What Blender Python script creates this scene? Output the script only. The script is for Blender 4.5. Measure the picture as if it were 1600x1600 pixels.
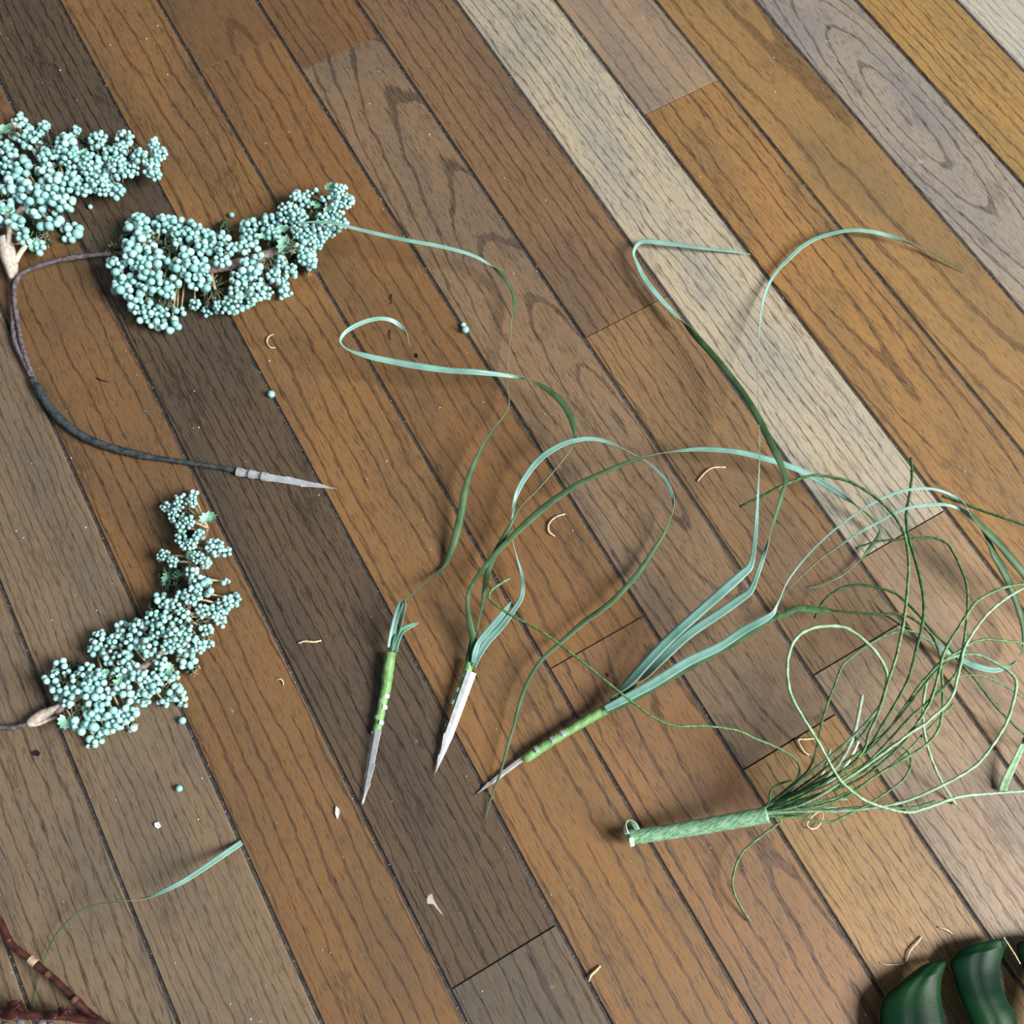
import bpy, math, random
from mathutils import Vector, Matrix, Euler
random.seed(7)
scene = bpy.context.scene
for o in list(bpy.data.objects):
    bpy.data.objects.remove(o)
COL = scene.collection

# ------------------------------------------------------------------ camera
# world: x runs across the floor strips, y along them, z up; one strip is 57 mm
FPX = 1611.07
CAM = Vector((0.1057535, 0.0, 0.5179793))
ROT = Euler((0.3593175, 0.0101143, -0.5144659), 'XYZ')
cd = bpy.data.cameras.new('camera'); cam = bpy.data.objects.new('camera', cd); COL.objects.link(cam)
cam.location = CAM; cam.rotation_euler = ROT
cd.sensor_width = 36; cd.lens = FPX / 1600 * 36; cd.clip_start = 0.01; cd.clip_end = 50
scene.camera = cam
RM = ROT.to_matrix()


def P(x, y, h=0.0):
    """point at height h (metres) above the floor seen at photo pixel x, y"""
    d = RM @ Vector((x - 800, 800 - y, -FPX))
    return CAM + d * ((h - CAM.z) / d.z)


def pxs(x, y):
    """metres per pixel on the floor near a pixel"""
    return ((P(x + 4, y) - P(x - 4, y)).length + (P(x, y + 4) - P(x, y - 4)).length) / 16


# ------------------------------------------------------------------ light
w = bpy.data.worlds.new('room_light'); scene.world = w; w.use_nodes = True
bg = w.node_tree.nodes['Background']
bg.inputs[0].default_value = (0.80, 0.90, 1.0, 1); bg.inputs[1].default_value = 0.19
ctr = P(800, 800)
right = (P(1100, 905) - P(800, 800)); right.z = 0; right.normalize()


def area_light(name, loc, target, sx, sy, power, color):
    l = bpy.data.lights.new(name, 'AREA'); l.shape = 'RECTANGLE'; l.size = sx; l.size_y = sy
    l.energy = power; l.color = color
    o = bpy.data.objects.new(name, l); COL.objects.link(o); o.location = loc
    o.rotation_euler = (target - loc).to_track_quat('-Z', 'Y').to_euler()
    return o


area_light('window_daylight', ctr + right * 2.1 + Vector((0, 0, 1.75)), ctr, 1.0, 1.2, 150, (1.0, 0.985, 0.965))
vs = scene.view_settings
vs.view_transform = 'Standard'; vs.look = 'None'; vs.exposure = 0.14; vs.gamma = 1.0; vs.use_curve_mapping = False


# ------------------------------------------------------------------ node helpers
def lin(c):
    return tuple(((v / 255 / 12.92) if v / 255 <= 0.04045 else ((v / 255 + 0.055) / 1.055) ** 2.4) for v in c)


class NT:
    def __init__(s, name):
        s.m = bpy.data.materials.new(name); s.m.use_nodes = True
        s.t = s.m.node_tree; s.n = s.t.nodes; s.l = s.t.links
        s.b = s.n['Principled BSDF']

    def link(s, a, sock):
        if isinstance(a, (int, float)):
            sock.default_value = a
        elif isinstance(a, tuple):
            sock.default_value = a if len(a) == len(sock.default_value) else (*a, 1)
        else:
            s.l.new(a, sock)

    def math(s, op, a, b=0.0, c=0.0, clamp=False):
        n = s.n.new('ShaderNodeMath'); n.operation = op; n.use_clamp = clamp
        for i, v in enumerate((a, b, c)):
            s.link(v, n.inputs[i])
        return n.outputs[0]

    def noise(s, vec, scale=1.0, detail=2.0, rough=0.5, w=None):
        n = s.n.new('ShaderNodeTexNoise'); n.noise_dimensions = '4D' if w is not None else '3D'
        s.l.new(vec, n.inputs['Vector'])
        if w is not None:
            s.link(w, n.inputs['W'])
        n.inputs['Scale'].default_value = scale; n.inputs['Detail'].default_value = detail
        n.inputs['Roughness'].default_value = rough
        return n.outputs['Fac']

    def xyz(s, x, y, z=0.0):
        n = s.n.new('ShaderNodeCombineXYZ')
        for i, v in enumerate((x, y, z)):
            s.link(v, n.inputs[i])
        return n.outputs[0]

    def mix(s, f, a, b, mode='MIX'):
        n = s.n.new('ShaderNodeMix'); n.data_type = 'RGBA'; n.blend_type = mode
        s.link(f, n.inputs[0]); s.link(a, n.inputs[6]); s.link(b, n.inputs[7])
        return n.outputs[2]

    def sstep(s, a, lo, hi):
        n = s.n.new('ShaderNodeMapRange'); n.interpolation_type = 'SMOOTHSTEP'
        s.link(a, n.inputs[0]); s.link(lo, n.inputs[1]); s.link(hi, n.inputs[2])
        return n.outputs[0]

    def attr(s, name):
        n = s.n.new('ShaderNodeAttribute'); n.attribute_type = 'OBJECT'; n.attribute_name = name
        return n.outputs['Fac']

    def coord(s, kind='Object'):
        return s.n.new('ShaderNodeTexCoord').outputs[kind]

    def bump(s, h, strength=0.3, dist=0.001):
        n = s.n.new('ShaderNodeBump'); n.inputs['Strength'].default_value = strength
        n.inputs['Distance'].default_value = dist
        s.l.new(h, n.inputs['Height']); s.l.new(n.outputs[0], s.b.inputs['Normal'])


def simple(name, c1, c2, scale=200.0, rough=0.5, spec=0.5, metal=0.0, stretch=(1, 1, 1), bump=0.0, sss=0.0):
    t = NT(name)
    v = t.n.new('ShaderNodeMapping'); v.inputs['Scale'].default_value = stretch
    t.l.new(t.coord('Object'), v.inputs[0])
    f = t.noise(v.outputs[0], scale, 3, 0.6)
    f2 = t.sstep(f, 0.35, 0.65)
    t.l.new(t.mix(f2, (*c1, 1), (*c2, 1)), t.b.inputs['Base Color'])
    t.b.inputs['Roughness'].default_value = rough; t.b.inputs['Specular IOR Level'].default_value = spec
    t.b.inputs['Metallic'].default_value = metal
    if sss:
        t.b.inputs['Subsurface Weight'].default_value = sss; t.b.inputs['Subsurface Scale'].default_value = 0.001
        t.b.inputs['Subsurface Radius'].default_value = (1, 1, 0.8)
    if bump:
        t.bump(f, bump, 0.0006)
    return t.m


# ------------------------------------------------------------------ materials
def oak():
    t = NT('oiled_oak'); M = t.math
    sx = t.n.new('ShaderNodeSeparateXYZ'); t.l.new(t.coord('Object'), sx.inputs[0])
    u = M('MULTIPLY', sx.outputs[0], 1000.0); v = M('MULTIPLY', sx.outputs[1], 1000.0)
    seed = t.attr('seed'); uc = t.attr('pith_u'); v0 = t.attr('pith_v'); tv = t.attr('taper'); dep = t.attr('depth')
    ring = t.attr('ring'); con = t.attr('grain'); wob = t.attr('wobble')
    n1 = t.noise(t.xyz(M('MULTIPLY', u, .016), M('MULTIPLY', v, .0075)), 1, 2, .5, seed)
    n2 = t.noise(t.xyz(M('MULTIPLY', u, .10), M('MULTIPLY', v, .035)), 1, 2, .55, M('ADD', seed, 7.7))
    n2b = t.noise(t.xyz(M('MULTIPLY', u, .9), M('MULTIPLY', v, .10)), 1, 1, .5, M('ADD', seed, 3.1))
    n3 = t.noise(t.xyz(M('MULTIPLY', u, .03), M('MULTIPLY', v, .012)), 1, 2, .5, M('ADD', seed, 17.3))
    warp = M('ADD', M('MULTIPLY', M('SUBTRACT', n1, .5), wob), M('MULTIPLY', M('SUBTRACT', n2, .5), 6.0))
    warp = M('ADD', warp, M('MULTIPLY', M('SUBTRACT', n2b, .5), 1.6))
    U = M('ADD', M('SUBTRACT', u, uc), warp)
    V = M('ADD', M('MULTIPLY', M('SUBTRACT', v, v0), tv), M('MULTIPLY', M('SUBTRACT', n3, .5), 10.0))
    r = M('SQRT', M('ADD', M('ADD', M('MULTIPLY', U, U), M('MULTIPLY', V, V)), M('MULTIPLY', dep, dep)))
    ph = M('DIVIDE', r, ring); fr = M('FRACT', ph); fl = M('FLOOR', ph)
    rs = t.noise(t.xyz(M('MULTIPLY', fl, 3.71), M('MULTIPLY', v, .006)), 1, 1, .5, seed)
    rstr = t.sstep(rs, .24, .50)
    width = M('ADD', .17, M('MULTIPLY', rs, .36))
    up = t.sstep(fr, 0.0, 0.10)
    dn = M('SUBTRACT', 1.0, t.sstep(fr, .10, width))
    band = M('MULTIPLY', M('MULTIPLY', up, dn), rstr)
    dash = t.noise(t.xyz(M('MULTIPLY', u, 1.9), M('MULTIPLY', v, .15)), 1, 2, .6, M('ADD', seed, 31.0))
    dash2 = t.noise(t.xyz(M('MULTIPLY', u, .75), M('MULTIPLY', v, .055)), 1, 2, .6, M('ADD', seed, 36.0))
    fib = t.noise(t.xyz(M('MULTIPLY', u, 2.8), M('MULTIPLY', v, .13)), 1, 4, .65, M('ADD', seed, 41.0))
    pores = t.sstep(dash, .50, .60)
    core = t.sstep(M('ADD', M('MULTIPLY', band, .52), M('MULTIPLY', dash2, .72)), .52, .72)
    mask = M('MULTIPLY', core, M('ADD', .50, M('MULTIPLY', pores, .45)))
    halo = M('MULTIPLY', M('MULTIPLY', t.sstep(band, .10, .8), pores), .55)
    short = M('MULTIPLY', t.sstep(M('ADD', dash, M('MULTIPLY', dash2, .35)), .72, .82), .60)
    pn = t.noise(t.xyz(M('MULTIPLY', u, .055), M('MULTIPLY', v, .020)), 1, 2, .5, M('ADD', seed, 88.0))
    flame = M('MULTIPLY', M('MULTIPLY', t.sstep(pn, .56, .68), t.sstep(dash, .44, .58)), .62)
    mask = M('MAXIMUM', M('MAXIMUM', M('MAXIMUM', mask, halo), short), flame)
    mask = M('MULTIPLY', mask, con, clamp=True)
    oi = t.n.new('ShaderNodeObjectInfo'); tint = oi.outputs['Color']
    low = t.noise(t.xyz(M('MULTIPLY', u, .035), M('MULTIPLY', v, .011)), 1, 3, .5, M('ADD', seed, 55.0))
    warm = t.mix(t.sstep(low, .38, .66), (1.04, 1.0, .93, 1), (.80, .84, .90, 1))
    base = t.mix(1.0, tint, warm, 'MULTIPLY')
    fac = M('ADD', .60, M('MULTIPLY', fib, .80))
    base = t.mix(1.0, base, t.xyz(fac, fac, fac), 'MULTIPLY')
    dark = t.mix(1.0, base, (.15, .125, .13, 1), 'MULTIPLY')
    colr = t.mix(mask, base, dark)
    # worn pale scuffs
    sc = t.noise(t.xyz(M('MULTIPLY', u, .05), M('MULTIPLY', v, .05)), 1, 4, .7, M('ADD', seed, 71.0))
    scm = M('MULTIPLY', t.sstep(sc, .69, .74), .35)
    colr = t.mix(scm, colr, (.48, .42, .38, 1))
    t.l.new(colr, t.b.inputs['Base Color'])
    ro = M('ADD', .40, M('MULTIPLY', mask, .25))
    t.l.new(M('ADD', ro, M('MULTIPLY', M('SUBTRACT', low, .5), .15)), t.b.inputs['Roughness'])
    t.b.inputs['Specular IOR Level'].default_value = 0.5
    t.bump(M('SUBTRACT', M('MULTIPLY', fib, .15), mask), 0.35, 0.0003)
    return t.m


OAK = oak()


def filler():
    t = NT('seam_filler')
    f = t.noise(t.coord('Object'), 260, 4, .7); g = t.noise(t.coord('Object'), 1400, 3, .6)
    c = t.mix(t.sstep(f, .35, .65), (.014, .012, .013, 1), (.060, .052, .050, 1))
    c = t.mix(t.sstep(g, .63, .72), c, (.30, .28, .27, 1))
    t.l.new(c, t.b.inputs['Base Color']); t.b.inputs['Roughness'].default_value = .7
    t.bump(g, .6, .0005)
    return t.m


FILL = filler()
MINT = simple('blade_face', (.155, .315, .255), (.225, .435, .37), 60, .42, .5, stretch=(1, 1, 1))
DKGREEN = simple('blade_back', (.034, .080, .032), (.065, .130, .058), 80, .5, .25)
EDGE = simple('blade_edge', (.34, .42, .24), (.40, .48, .30), 90, .5, .4)
SLEEVE = simple('sleeve_green', (.010, .055, .018), (.02, .09, .03), 120, .45, .4)


def tape():
    t = NT('floral_tape')
    n = t.noise(t.coord('Object'), 700, 3, .6); n2 = t.noise(t.coord('Object'), 120, 2, .5)
    c = t.mix(t.sstep(n2, .3, .7), (.11, .26, .065, 1), (.20, .40, .14, 1))
    c = t.mix(M_(t, n, .55), c, (.27, .48, .24, 1))
    t.l.new(c, t.b.inputs['Base Color']); t.b.inputs['Roughness'].default_value = .5
    t.bump(n, .5, .0006)
    return t.m


def M_(t, n, k):
    return t.math('MULTIPLY', t.sstep(n, .45, .7), k)


TAPE = tape()
STRING = simple('twisted_string', (.060, .145, .045), (.17, .29, .12), 500, .55, .4, bump=.5)
STRINGP = simple('pale_string', (.20, .37, .20), (.36, .53, .35), 300, .55, .4, bump=.4)
STRINGD = simple('dark_string', (.025, .085, .03), (.07, .17, .06), 300, .55, .4, bump=.4)
STEMG = simple('bundle_wrap', (.13, .30, .14), (.31, .52, .35), 900, .5, .4, bump=.7, stretch=(.25, 1, 1))
CUT = simple('cut_end', (.45, .60, .42), (.60, .70, .55), 300, .7, .2)
STEEL = simple('steel_pick', (.46, .50, .52), (.60, .63, .65), 300, .30, .5, metal=.35)
BERRY = simple('berry_skin', (.28, .56, .54), (.48, .78, .74), 150, .42, .5)
TWIG = simple('twig_bark', (.16, .10, .085), (.36, .28, .25), 300, .7, .3, bump=.5)
TAN = simple('tan_fibre', (.32, .24, .13), (.55, .44, .28), 300, .65, .3)
MOSS = simple('grey_moss', (.035, .06, .04), (.10, .13, .085), 300, .8, .2)
LEAFM = simple('small_leaf', (.16, .42, .26), (.42, .72, .56), 260, .5, .4)
WIRE = simple('wrapped_wire', (.075, .058, .062), (.19, .155, .165), 420, .7, .3, bump=.6)
WIRE2 = simple('dark_tape', (.026, .036, .040), (.065, .078, .080), 260, .6, .3, bump=.5)
CORD = simple('pale_binding', (.48, .40, .32), (.70, .63, .54), 400, .7, .3, bump=.6)
STRAW = simple('straw_bits', (.60, .46, .27), (.80, .67, .45), 500, .6, .3)
WHITE = simple('white_plastic', (.62, .66, .66), (.78, .81, .80), 300, .5, .4)
GLUE = simple('dry_glue', (.42, .35, .32), (.55, .48, .45), 300, .4, .5)
CRUMB = simple('dark_crumb', (.008, .006, .008), (.02, .015, .018), 600, .7, .2)
REDC = simple('red_crumb', (.16, .02, .015), (.25, .04, .03), 600, .6, .3)
REDSTEM = simple('red_stem', (.032, .009, .007), (.085, .024, .018), 160, .4, .5, bump=.5)
NODE = simple('stem_node', (.30, .19, .13), (.50, .38, .24), 400, .6, .3, bump=.4)
NODE2 = simple('red_node', (.06, .022, .018), (.15, .07, .05), 400, .6, .3, bump=.4)
BRACT = simple('dark_bract', (.025, .007, .006), (.075, .02, .014), 200, .5, .4, bump=.5)
BLUISH = simple('grey_bud', (.10, .10, .12), (.20, .17, .18), 200, .5, .4)


def monstera_mat():
    t = NT('glossy_leaf')
    n = t.noise(t.coord('Object'), 40, 3, .5)
    c = t.mix(t.sstep(n, .35, .65), (.0025, .018, .009, 1), (.006, .036, .011, 1))
    t.l.new(c, t.b.inputs['Base Color']); t.b.inputs['Roughness'].default_value = .40; t.b.inputs['Specular IOR Level'].default_value = .12
    t.bump(t.noise(t.coord('Object'), 900, 2, .5), .12, .0004)
    return t.m


MONST = monstera_mat()
LEAFEDGE = simple('leaf_edge', (.10, .20, .13), (.17, .28, .19), 200, .5, .4)


# ------------------------------------------------------------------ object helpers
def mesh_obj(name, verts, faces, mats, parent=None, smooth=True, fm=None, loc=None):
    me = bpy.data.meshes.new(name)
    me.from_pydata([tuple(v) for v in verts], [], faces)
    for m in (mats if isinstance(mats, (list, tuple)) else [mats]):
        me.materials.append(m)
    if fm:
        me.polygons.foreach_set('material_index', fm)
    if smooth:
        me.polygons.foreach_set('use_smooth', [True] * len(me.polygons))
    me.update()
    o = bpy.data.objects.new(name, me); COL.objects.link(o)
    if parent:
        o.parent = parent
    if loc:
        o.location = loc
    return o


def tag(o, label, cat, group=None, kind=None):
    o['label'] = label
    if cat:
        o['category'] = cat
    if group:
        o['group'] = group
    if kind:
        o['kind'] = kind
    return o


def empty(name, label, cat, group=None):
    o = bpy.data.objects.new(name, None); COL.objects.link(o); o.empty_display_size = 0.01
    return tag(o, label, cat, group)


def catmull(pts, n=8):
    """pts: list of tuples of floats -> smooth interpolated list (centripetal-ish uniform)"""
    out = []
    L = len(pts)
    for i in range(L - 1):
        p0 = pts[max(i - 1, 0)]; p1 = pts[i]; p2 = pts[i + 1]; p3 = pts[min(i + 2, L - 1)]
        for k in range(n):
            t = k / n; t2 = t * t; t3 = t2 * t
            out.append(tuple(.5 * (2 * b + (c - a) * t + (2 * a - 5 * b + 4 * c - d) * t2 + (-a + 3 * b - 3 * c + d) * t3)
                             for a, b, c, d in zip(p0, p1, p2, p3)))
    out.append(tuple(pts[-1]))
    return out


def frames(pts):
    fr = []
    for i in range(len(pts)):
        a = pts[max(i - 1, 0)]; b = pts[min(i + 1, len(pts) - 1)]
        T = (b - a)
        T = T.normalized() if T.length > 1e-9 else Vector((1, 0, 0))
        S = T.cross(Vector((0, 0, 1)))
        S = S.normalized() if S.length > 1e-4 else Vector((1, 0, 0))
        N = S.cross(T).normalized()
        fr.append((T, S, N))
    return fr


def tube_geo(pts, rad, sides=8, flat=1.0, turns=0.0, off=0, cap=True):
    V = []; F = []
    fr = frames(pts); ln = 0.0
    for i, p in enumerate(pts):
        if i:
            ln += (p - pts[i - 1]).length
        T, S, N = fr[i]; r = rad[i] if isinstance(rad, (list, tuple)) else rad
        tw = turns * ln
        c, s_ = math.cos(tw), math.sin(tw)
        A = S * c + N * s_; B = N * c - S * s_
        for k in range(sides):
            a = 2 * math.pi * k / sides
            V.append(p + A * (math.cos(a) * r) + B * (math.sin(a) * r * flat))
    n = len(pts)
    for i in range(n - 1):
        for k in range(sides):
            k2 = (k + 1) % sides
            F.append((off + i * sides + k, off + i * sides + k2, off + (i + 1) * sides + k2, off + (i + 1) * sides + k))
    if cap:
        F.append(tuple(off + k for k in range(sides - 1, -1, -1)))
        F.append(tuple(off + (n - 1) * sides + k for k in range(sides)))
    return V, F


def tube(name, pts, rad, mat, parent=None, sides=8, flat=1.0, turns=0.0):
    V, F = tube_geo(pts, rad, sides, flat, turns)
    return mesh_obj(name, V, F, mat, parent)


def path3(ctrl, n=6):
    """ctrl (x, y, h_mm, ...) in photo pixels -> (points, interpolated rest)"""
    c = catmull([tuple(map(float, q)) for q in ctrl], n)
    return [P(q[0], q[1], max(q[2], 0.15) / 1000) for q in c], c


def ribbon(name, ctrl, parent, n=6, fold=.22, mats=None, thick=.00022):
    """blade of grass: ctrl = (x, y, h_mm, width_px, twist_deg); closed V section with a face, a back and pale edges"""
    pts, c = path3(ctrl, n)
    fr = frames(pts); V = []; F = []; fm = []
    for p, q, (T, S, N) in zip(pts, c, fr):
        w_ = max(q[3], .4) * pxs(q[0], q[1]) * .5; tw = math.radians(q[4])
        A = S * math.cos(tw) + N * math.sin(tw); B = N * math.cos(tw) - S * math.sin(tw)
        low = p.z - abs(A.z) * w_ - .0004
        up = Vector((0, 0, max(0.0, -low)))
        p = p + up
        th = min(thick, w_ * .5)
        V += [p - A * w_ + B * w_ * fold, p - A * w_ * .5 + B * w_ * fold * .35, p, p + A * w_ * .5 + B * w_ * fold * .35, p + A * w_ + B * w_ * fold]
        V += [p + A * w_ + B * (w_ * fold - th), p + A * w_ * .5 + B * (w_ * fold * .35 - th), p - B * th, p - A * w_ * .5 + B * (w_ * fold * .35 - th), p - A * w_ + B * (w_ * fold - th)]
    for i in range(len(pts) - 1):
        for k in range(10):
            k2 = (k + 1) % 10
            F.append((i * 10 + k, (i + 1) * 10 + k, (i + 1) * 10 + k2, i * 10 + k2))
            fm.append(0 if k < 4 else (2 if k in (4, 9) else 1))
    F.append(tuple(range(10))); fm.append(0)
    F.append(tuple((len(pts) - 1) * 10 + k for k in range(9, -1, -1))); fm.append(0)
    return mesh_obj(name, V, F, mats or [MINT, DKGREEN, EDGE], parent, True, fm)


# ------------------------------------------------------------------ floor
W = .057; GAP = .0017
U0, V0, V1 = -9, -0.75, 1.35
floor = mesh_obj('floor', [(-.62, V0, -.03), (1.15, V0, -.03), (1.15, V1, -.03), (-.62, V1, -.03),
                           (-.62, V0, -.0011), (1.15, V0, -.0011), (1.15, V1, -.0011), (-.62, V1, -.0011)],
                 [(3, 2, 1, 0), (4, 5, 6, 7), (0, 1, 5, 4), (1, 2, 6, 5), (2, 3, 7, 6), (3, 0, 4, 7)], FILL, None, False)
tag(floor, 'worn oak strip floor with dark seams between the boards', None, None, 'structure')

GOLD = (170, 118, 62); BROWN = (146, 103, 66); ORANGE = (158, 104, 56); TAUPE = (136, 111, 88); DTAUPE = (118, 92, 70)
PALE = (178, 161, 140); MAUVE = (148, 132, 122); PINK = (168, 135, 109); PGREY = (172, 164, 156); TAN_ = (172, 138, 100)


def vpx(x, y):
    q = P(x, y); return q.x * 1000, q.y * 1000


# strip -> list of (v_start, v_end, colour, grain dict)
def st(uc=80, v0=0, tv=.02, dep=2, ring=6.5, grain=1.0, wob=9):
    return dict(uc=uc, v0=v0, tv=tv, dep=dep, ring=ring, grain=grain, wob=wob)


def eye(x, y, tv=.12, ring=6, grain=1.0, wob=12, dep=0.5):
    a, b = vpx(x, y); return dict(eye=(a, b), tv=tv, dep=dep, ring=ring, grain=grain, wob=wob)


jv = {k: P(*k).y for k in [(475, 107), (1010, 177), (918, 525), (855, 1047), (1350, 870), (702, 1547), (1240, 1155)]}
j1, j2, j3, j4, j5, j7, j6 = [jv[k] for k in [(475, 107), (1010, 177), (918, 525), (855, 1047), (1350, 870), (702, 1547), (1240, 1155)]]
strips = {
    -3: [(-.75, .3, TAUPE, st(70)), (.3, 1.35, BROWN, st(-60))],
    -2: [(-.75, .02, TAUPE, st(-90, ring=7)), (.02, .6, TAUPE, st(90, ring=7, grain=.9)), (.6, 1.35, BROWN, st(70))],
    -1: [(-.75, .55, TAUPE, st(-120, ring=4.5, grain=.8)), (.55, 1.35, ORANGE, st(60))],
    0: [(-.75, .62, (150, 106, 64), st(95, ring=7.5, grain=.95)), (.62, 1.35, DTAUPE, st(60))],
    1: [(-.75, j7, (112, 93, 75), eye(850, 1545, .11, 7)), (j7, .95, (110, 87, 68), st(-75, ring=5.5, grain=1.25)), (.95, 1.35, BROWN, st(70))],
    2: [(-.75, 1.02, (160, 112, 62), st(58, 100, .03, 3, 9, .95, 16)), (1.02, 1.35, BROWN, st(60))],
    3: [(-.75, j4, (160, 112, 68), eye(1345, 1570, .10, 8, 1.0, 14)), (j4, .535, (154, 106, 58), st(46, 300, .05, 4, 9, .85, 20)), (.535, 1.35, (138, 97, 60), eye(455, 190, .15, 11, .7, 20))],
    4: [(-.75, j6, (176, 130, 72), st(75, ring=5, grain=.95)), (j6, j1, (152, 119, 90), eye(985, 690, .13, 7, 1.0, 10)), (j1, 1.35, (146, 100, 58), st(70, ring=7, grain=.9))],
    5: [(-.75, .02, (168, 136, 108), st(90, ring=6, grain=.9)), (.02, j3, (158, 118, 78), st(-75, ring=6, grain=1)), (j3, 1.35, (146, 108, 76), st(80, ring=7.5, grain=.9))],
    6: [(-.75, j5, (178, 140, 106), st(95, ring=4.5, grain=.8)), (j5, 1.35, PALE, st(-95, ring=5.5, grain=.95))],
    7: [(-.75, j2, (178, 126, 66), eye(1200, 330, .07, 8, 1.0, 10, 2)), (j2, 1.35, (156, 128, 106), st(60, ring=9, grain=.7))],
    8: [(-.75, 1.35, (170, 126, 72), st(20, 560, .05, 6, 12, .85, 22))],
    9: [(-.75, 1.35, MAUVE, eye(1420, 185, .16, 6.5, 1.0, 16))],
    10: [(-.75, 1.35, (182, 136, 70), st(75, ring=6, grain=.95))],
    11: [(-.75, 1.35, PGREY, st(-80, ring=4.5, grain=.7))],
    12: [(-.75, .3, GOLD, st(70)), (.3, 1.35, BROWN, st(-70))],
    13: [(-.75, 1.35, TAUPE, st(80))],
}
rp = random.Random(3)
for k in range(-9, 19):
    rows = strips.get(k)
    if not rows:
        c = rp.uniform(-.3, 1.0)
        rows = [(-.75, c, rp.choice([GOLD, BROWN, TAUPE]), st(rp.choice([-80, 75]))), (c, 1.35, rp.choice([GOLD, BROWN, TAUPE]), st(rp.choice([-80, 75])))]
    for (a, b, colr, g) in rows:
        L = b - a; hw = W / 2 - GAP / 2; hl = L / 2 - .0003; bv = .0006
        vs_ = []
        for z, i_ in ((-.012, 0), (-bv, 0), (0, 1)):
            for sx_, sy_ in ((-1, -1), (1, -1), (1, 1), (-1, 1)):
                vs_.append((sx_ * (hw - i_ * bv), sy_ * (hl - i_ * bv * .35), z))
        fs = [(3, 2, 1, 0), (8, 9, 10, 11)]
        for q in (0, 4):
            for e in range(4):
                fs.append((q + e, q + (e + 1) % 4, q + 4 + (e + 1) % 4, q + 4 + e))
        cu, cv = (k + .5) * W, (a + b) / 2
        o = mesh_obj('plank', vs_, fs, OAK, floor, False, None, (cu, cv, rp.uniform(-.0002, .0)))
        o.rotation_euler = (0, rp.uniform(-.004, .004), 0)
        lc = lin(colr); gy = .3 * lc[0] + .6 * lc[1] + .1 * lc[2]
        dk = .72 if lc[0] / lc[2] > 2.6 else (.90 if lc[0] / lc[2] > 1.75 else .95)   # the golden and brown stained boards are deeper
        o.color = (*[dk * (gy + (q - gy) * .86) for q in (lc[0] * .93, lc[1] * 1.0, lc[2] * .95)], 1)
        if 'eye' in g:
            o['pith_u'] = g['eye'][0] - cu * 1000; o['pith_v'] = g['eye'][1] - cv * 1000
        else:
            o['pith_u'] = float(g['uc']); o['pith_v'] = float(g['v0']) - cv * 1000
        o['seed'] = rp.uniform(0, 60); o['taper'] = g['tv']; o['depth'] = float(g['dep']); o['ring'] = float(g['ring'])
        o['grain'] = g['grain']; o['wobble'] = float(g['wob'])


# ------------------------------------------------------------------ berry sprigs
def sphere_mesh(name, mat, seg=12, rings=8):
    V = [(0, 0, 1)]; F = []
    for i in range(1, rings):
        th = math.pi * i / rings
        for j in range(seg):
            ph = 2 * math.pi * j / seg
            V.append((math.sin(th) * math.cos(ph), math.sin(th) * math.sin(ph), math.cos(th)))
    V.append((0, 0, -1)); last = len(V) - 1
    for j in range(seg):
        F.append((0, 1 + j, 1 + (j + 1) % seg))
        F.append((last, 1 + (rings - 2) * seg + (j + 1) % seg, 1 + (rings - 2) * seg + j))
    for i in range(rings - 2):
        for j in range(seg):
            a = 1 + i * seg + j; b = 1 + i * seg + (j + 1) % seg
            F.append((a, a + seg, b + seg, b))
    me = bpy.data.meshes.new(name); me.from_pydata(V, [], F); me.materials.append(mat)
    me.polygons.foreach_set('use_smooth', [True] * len(F))
    return me, V, F


def berry_material():
    t = NT('berry_bloom')
    oi = t.n.new('ShaderNodeObjectInfo')
    n = t.noise(t.coord('Object'), 1.6, 2, .5)
    f = t.math('ADD', t.math('MULTIPLY', oi.outputs['Random'], .6), t.math('MULTIPLY', n, .5))
    c = t.mix(t.sstep(f, .2, .9), (.27, .56, .54, 1), (.50, .80, .77, 1))
    t.l.new(c, t.b.inputs['Base Color']); t.b.inputs['Roughness'].default_value = .38
    return t.m


BERRYM = berry_material()
bmesh_me, SV, SF = sphere_mesh('berry', BERRYM)
_, SV2, SF2 = sphere_mesh('berry_small', BERRY, 8, 6)
rb = random.Random(21)
BPOS = []


def small_leaf(parent, x, y, h, r_px, ang, tilt=.5):
    """serrated rosette leaf: fan of toothed lobes, cupped"""
    s = pxs(x, y) * r_px; c = P(x, y, h / 1000); V = [Vector((0, 0, 0))]; F = []
    N = 18; span = math.radians(300)
    for ringi, rr in enumerate((.55, 1.0)):
        for i in range(N):
            a = -span / 2 + span * i / (N - 1)
            tooth = 1.0 if (i % 2 or ringi == 0) else .78
            V.append(Vector((math.cos(a) * rr * tooth, math.sin(a) * rr * tooth, (rr ** 2) * .35 + (.06 if i % 2 else -.04))))
    for i in range(N - 1):
        F.append((0, 1 + i, 2 + i)); F.append((1 + i, 1 + N + i, 2 + N + i, 2 + i))
    R = Matrix.Rotation(math.radians(ang), 3, 'Z') @ Matrix.Rotation(tilt, 3, 'Y')
    V = [c + R @ (v * s) for v in V]
    n0 = len(V); V2 = [v - Vector((0, 0, .0003)) for v in V]
    F2 = [tuple(reversed([n0 + i for i in f])) for f in F]
    return mesh_obj('leaf', V + V2, F + F2, LEAFM, parent)


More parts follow.
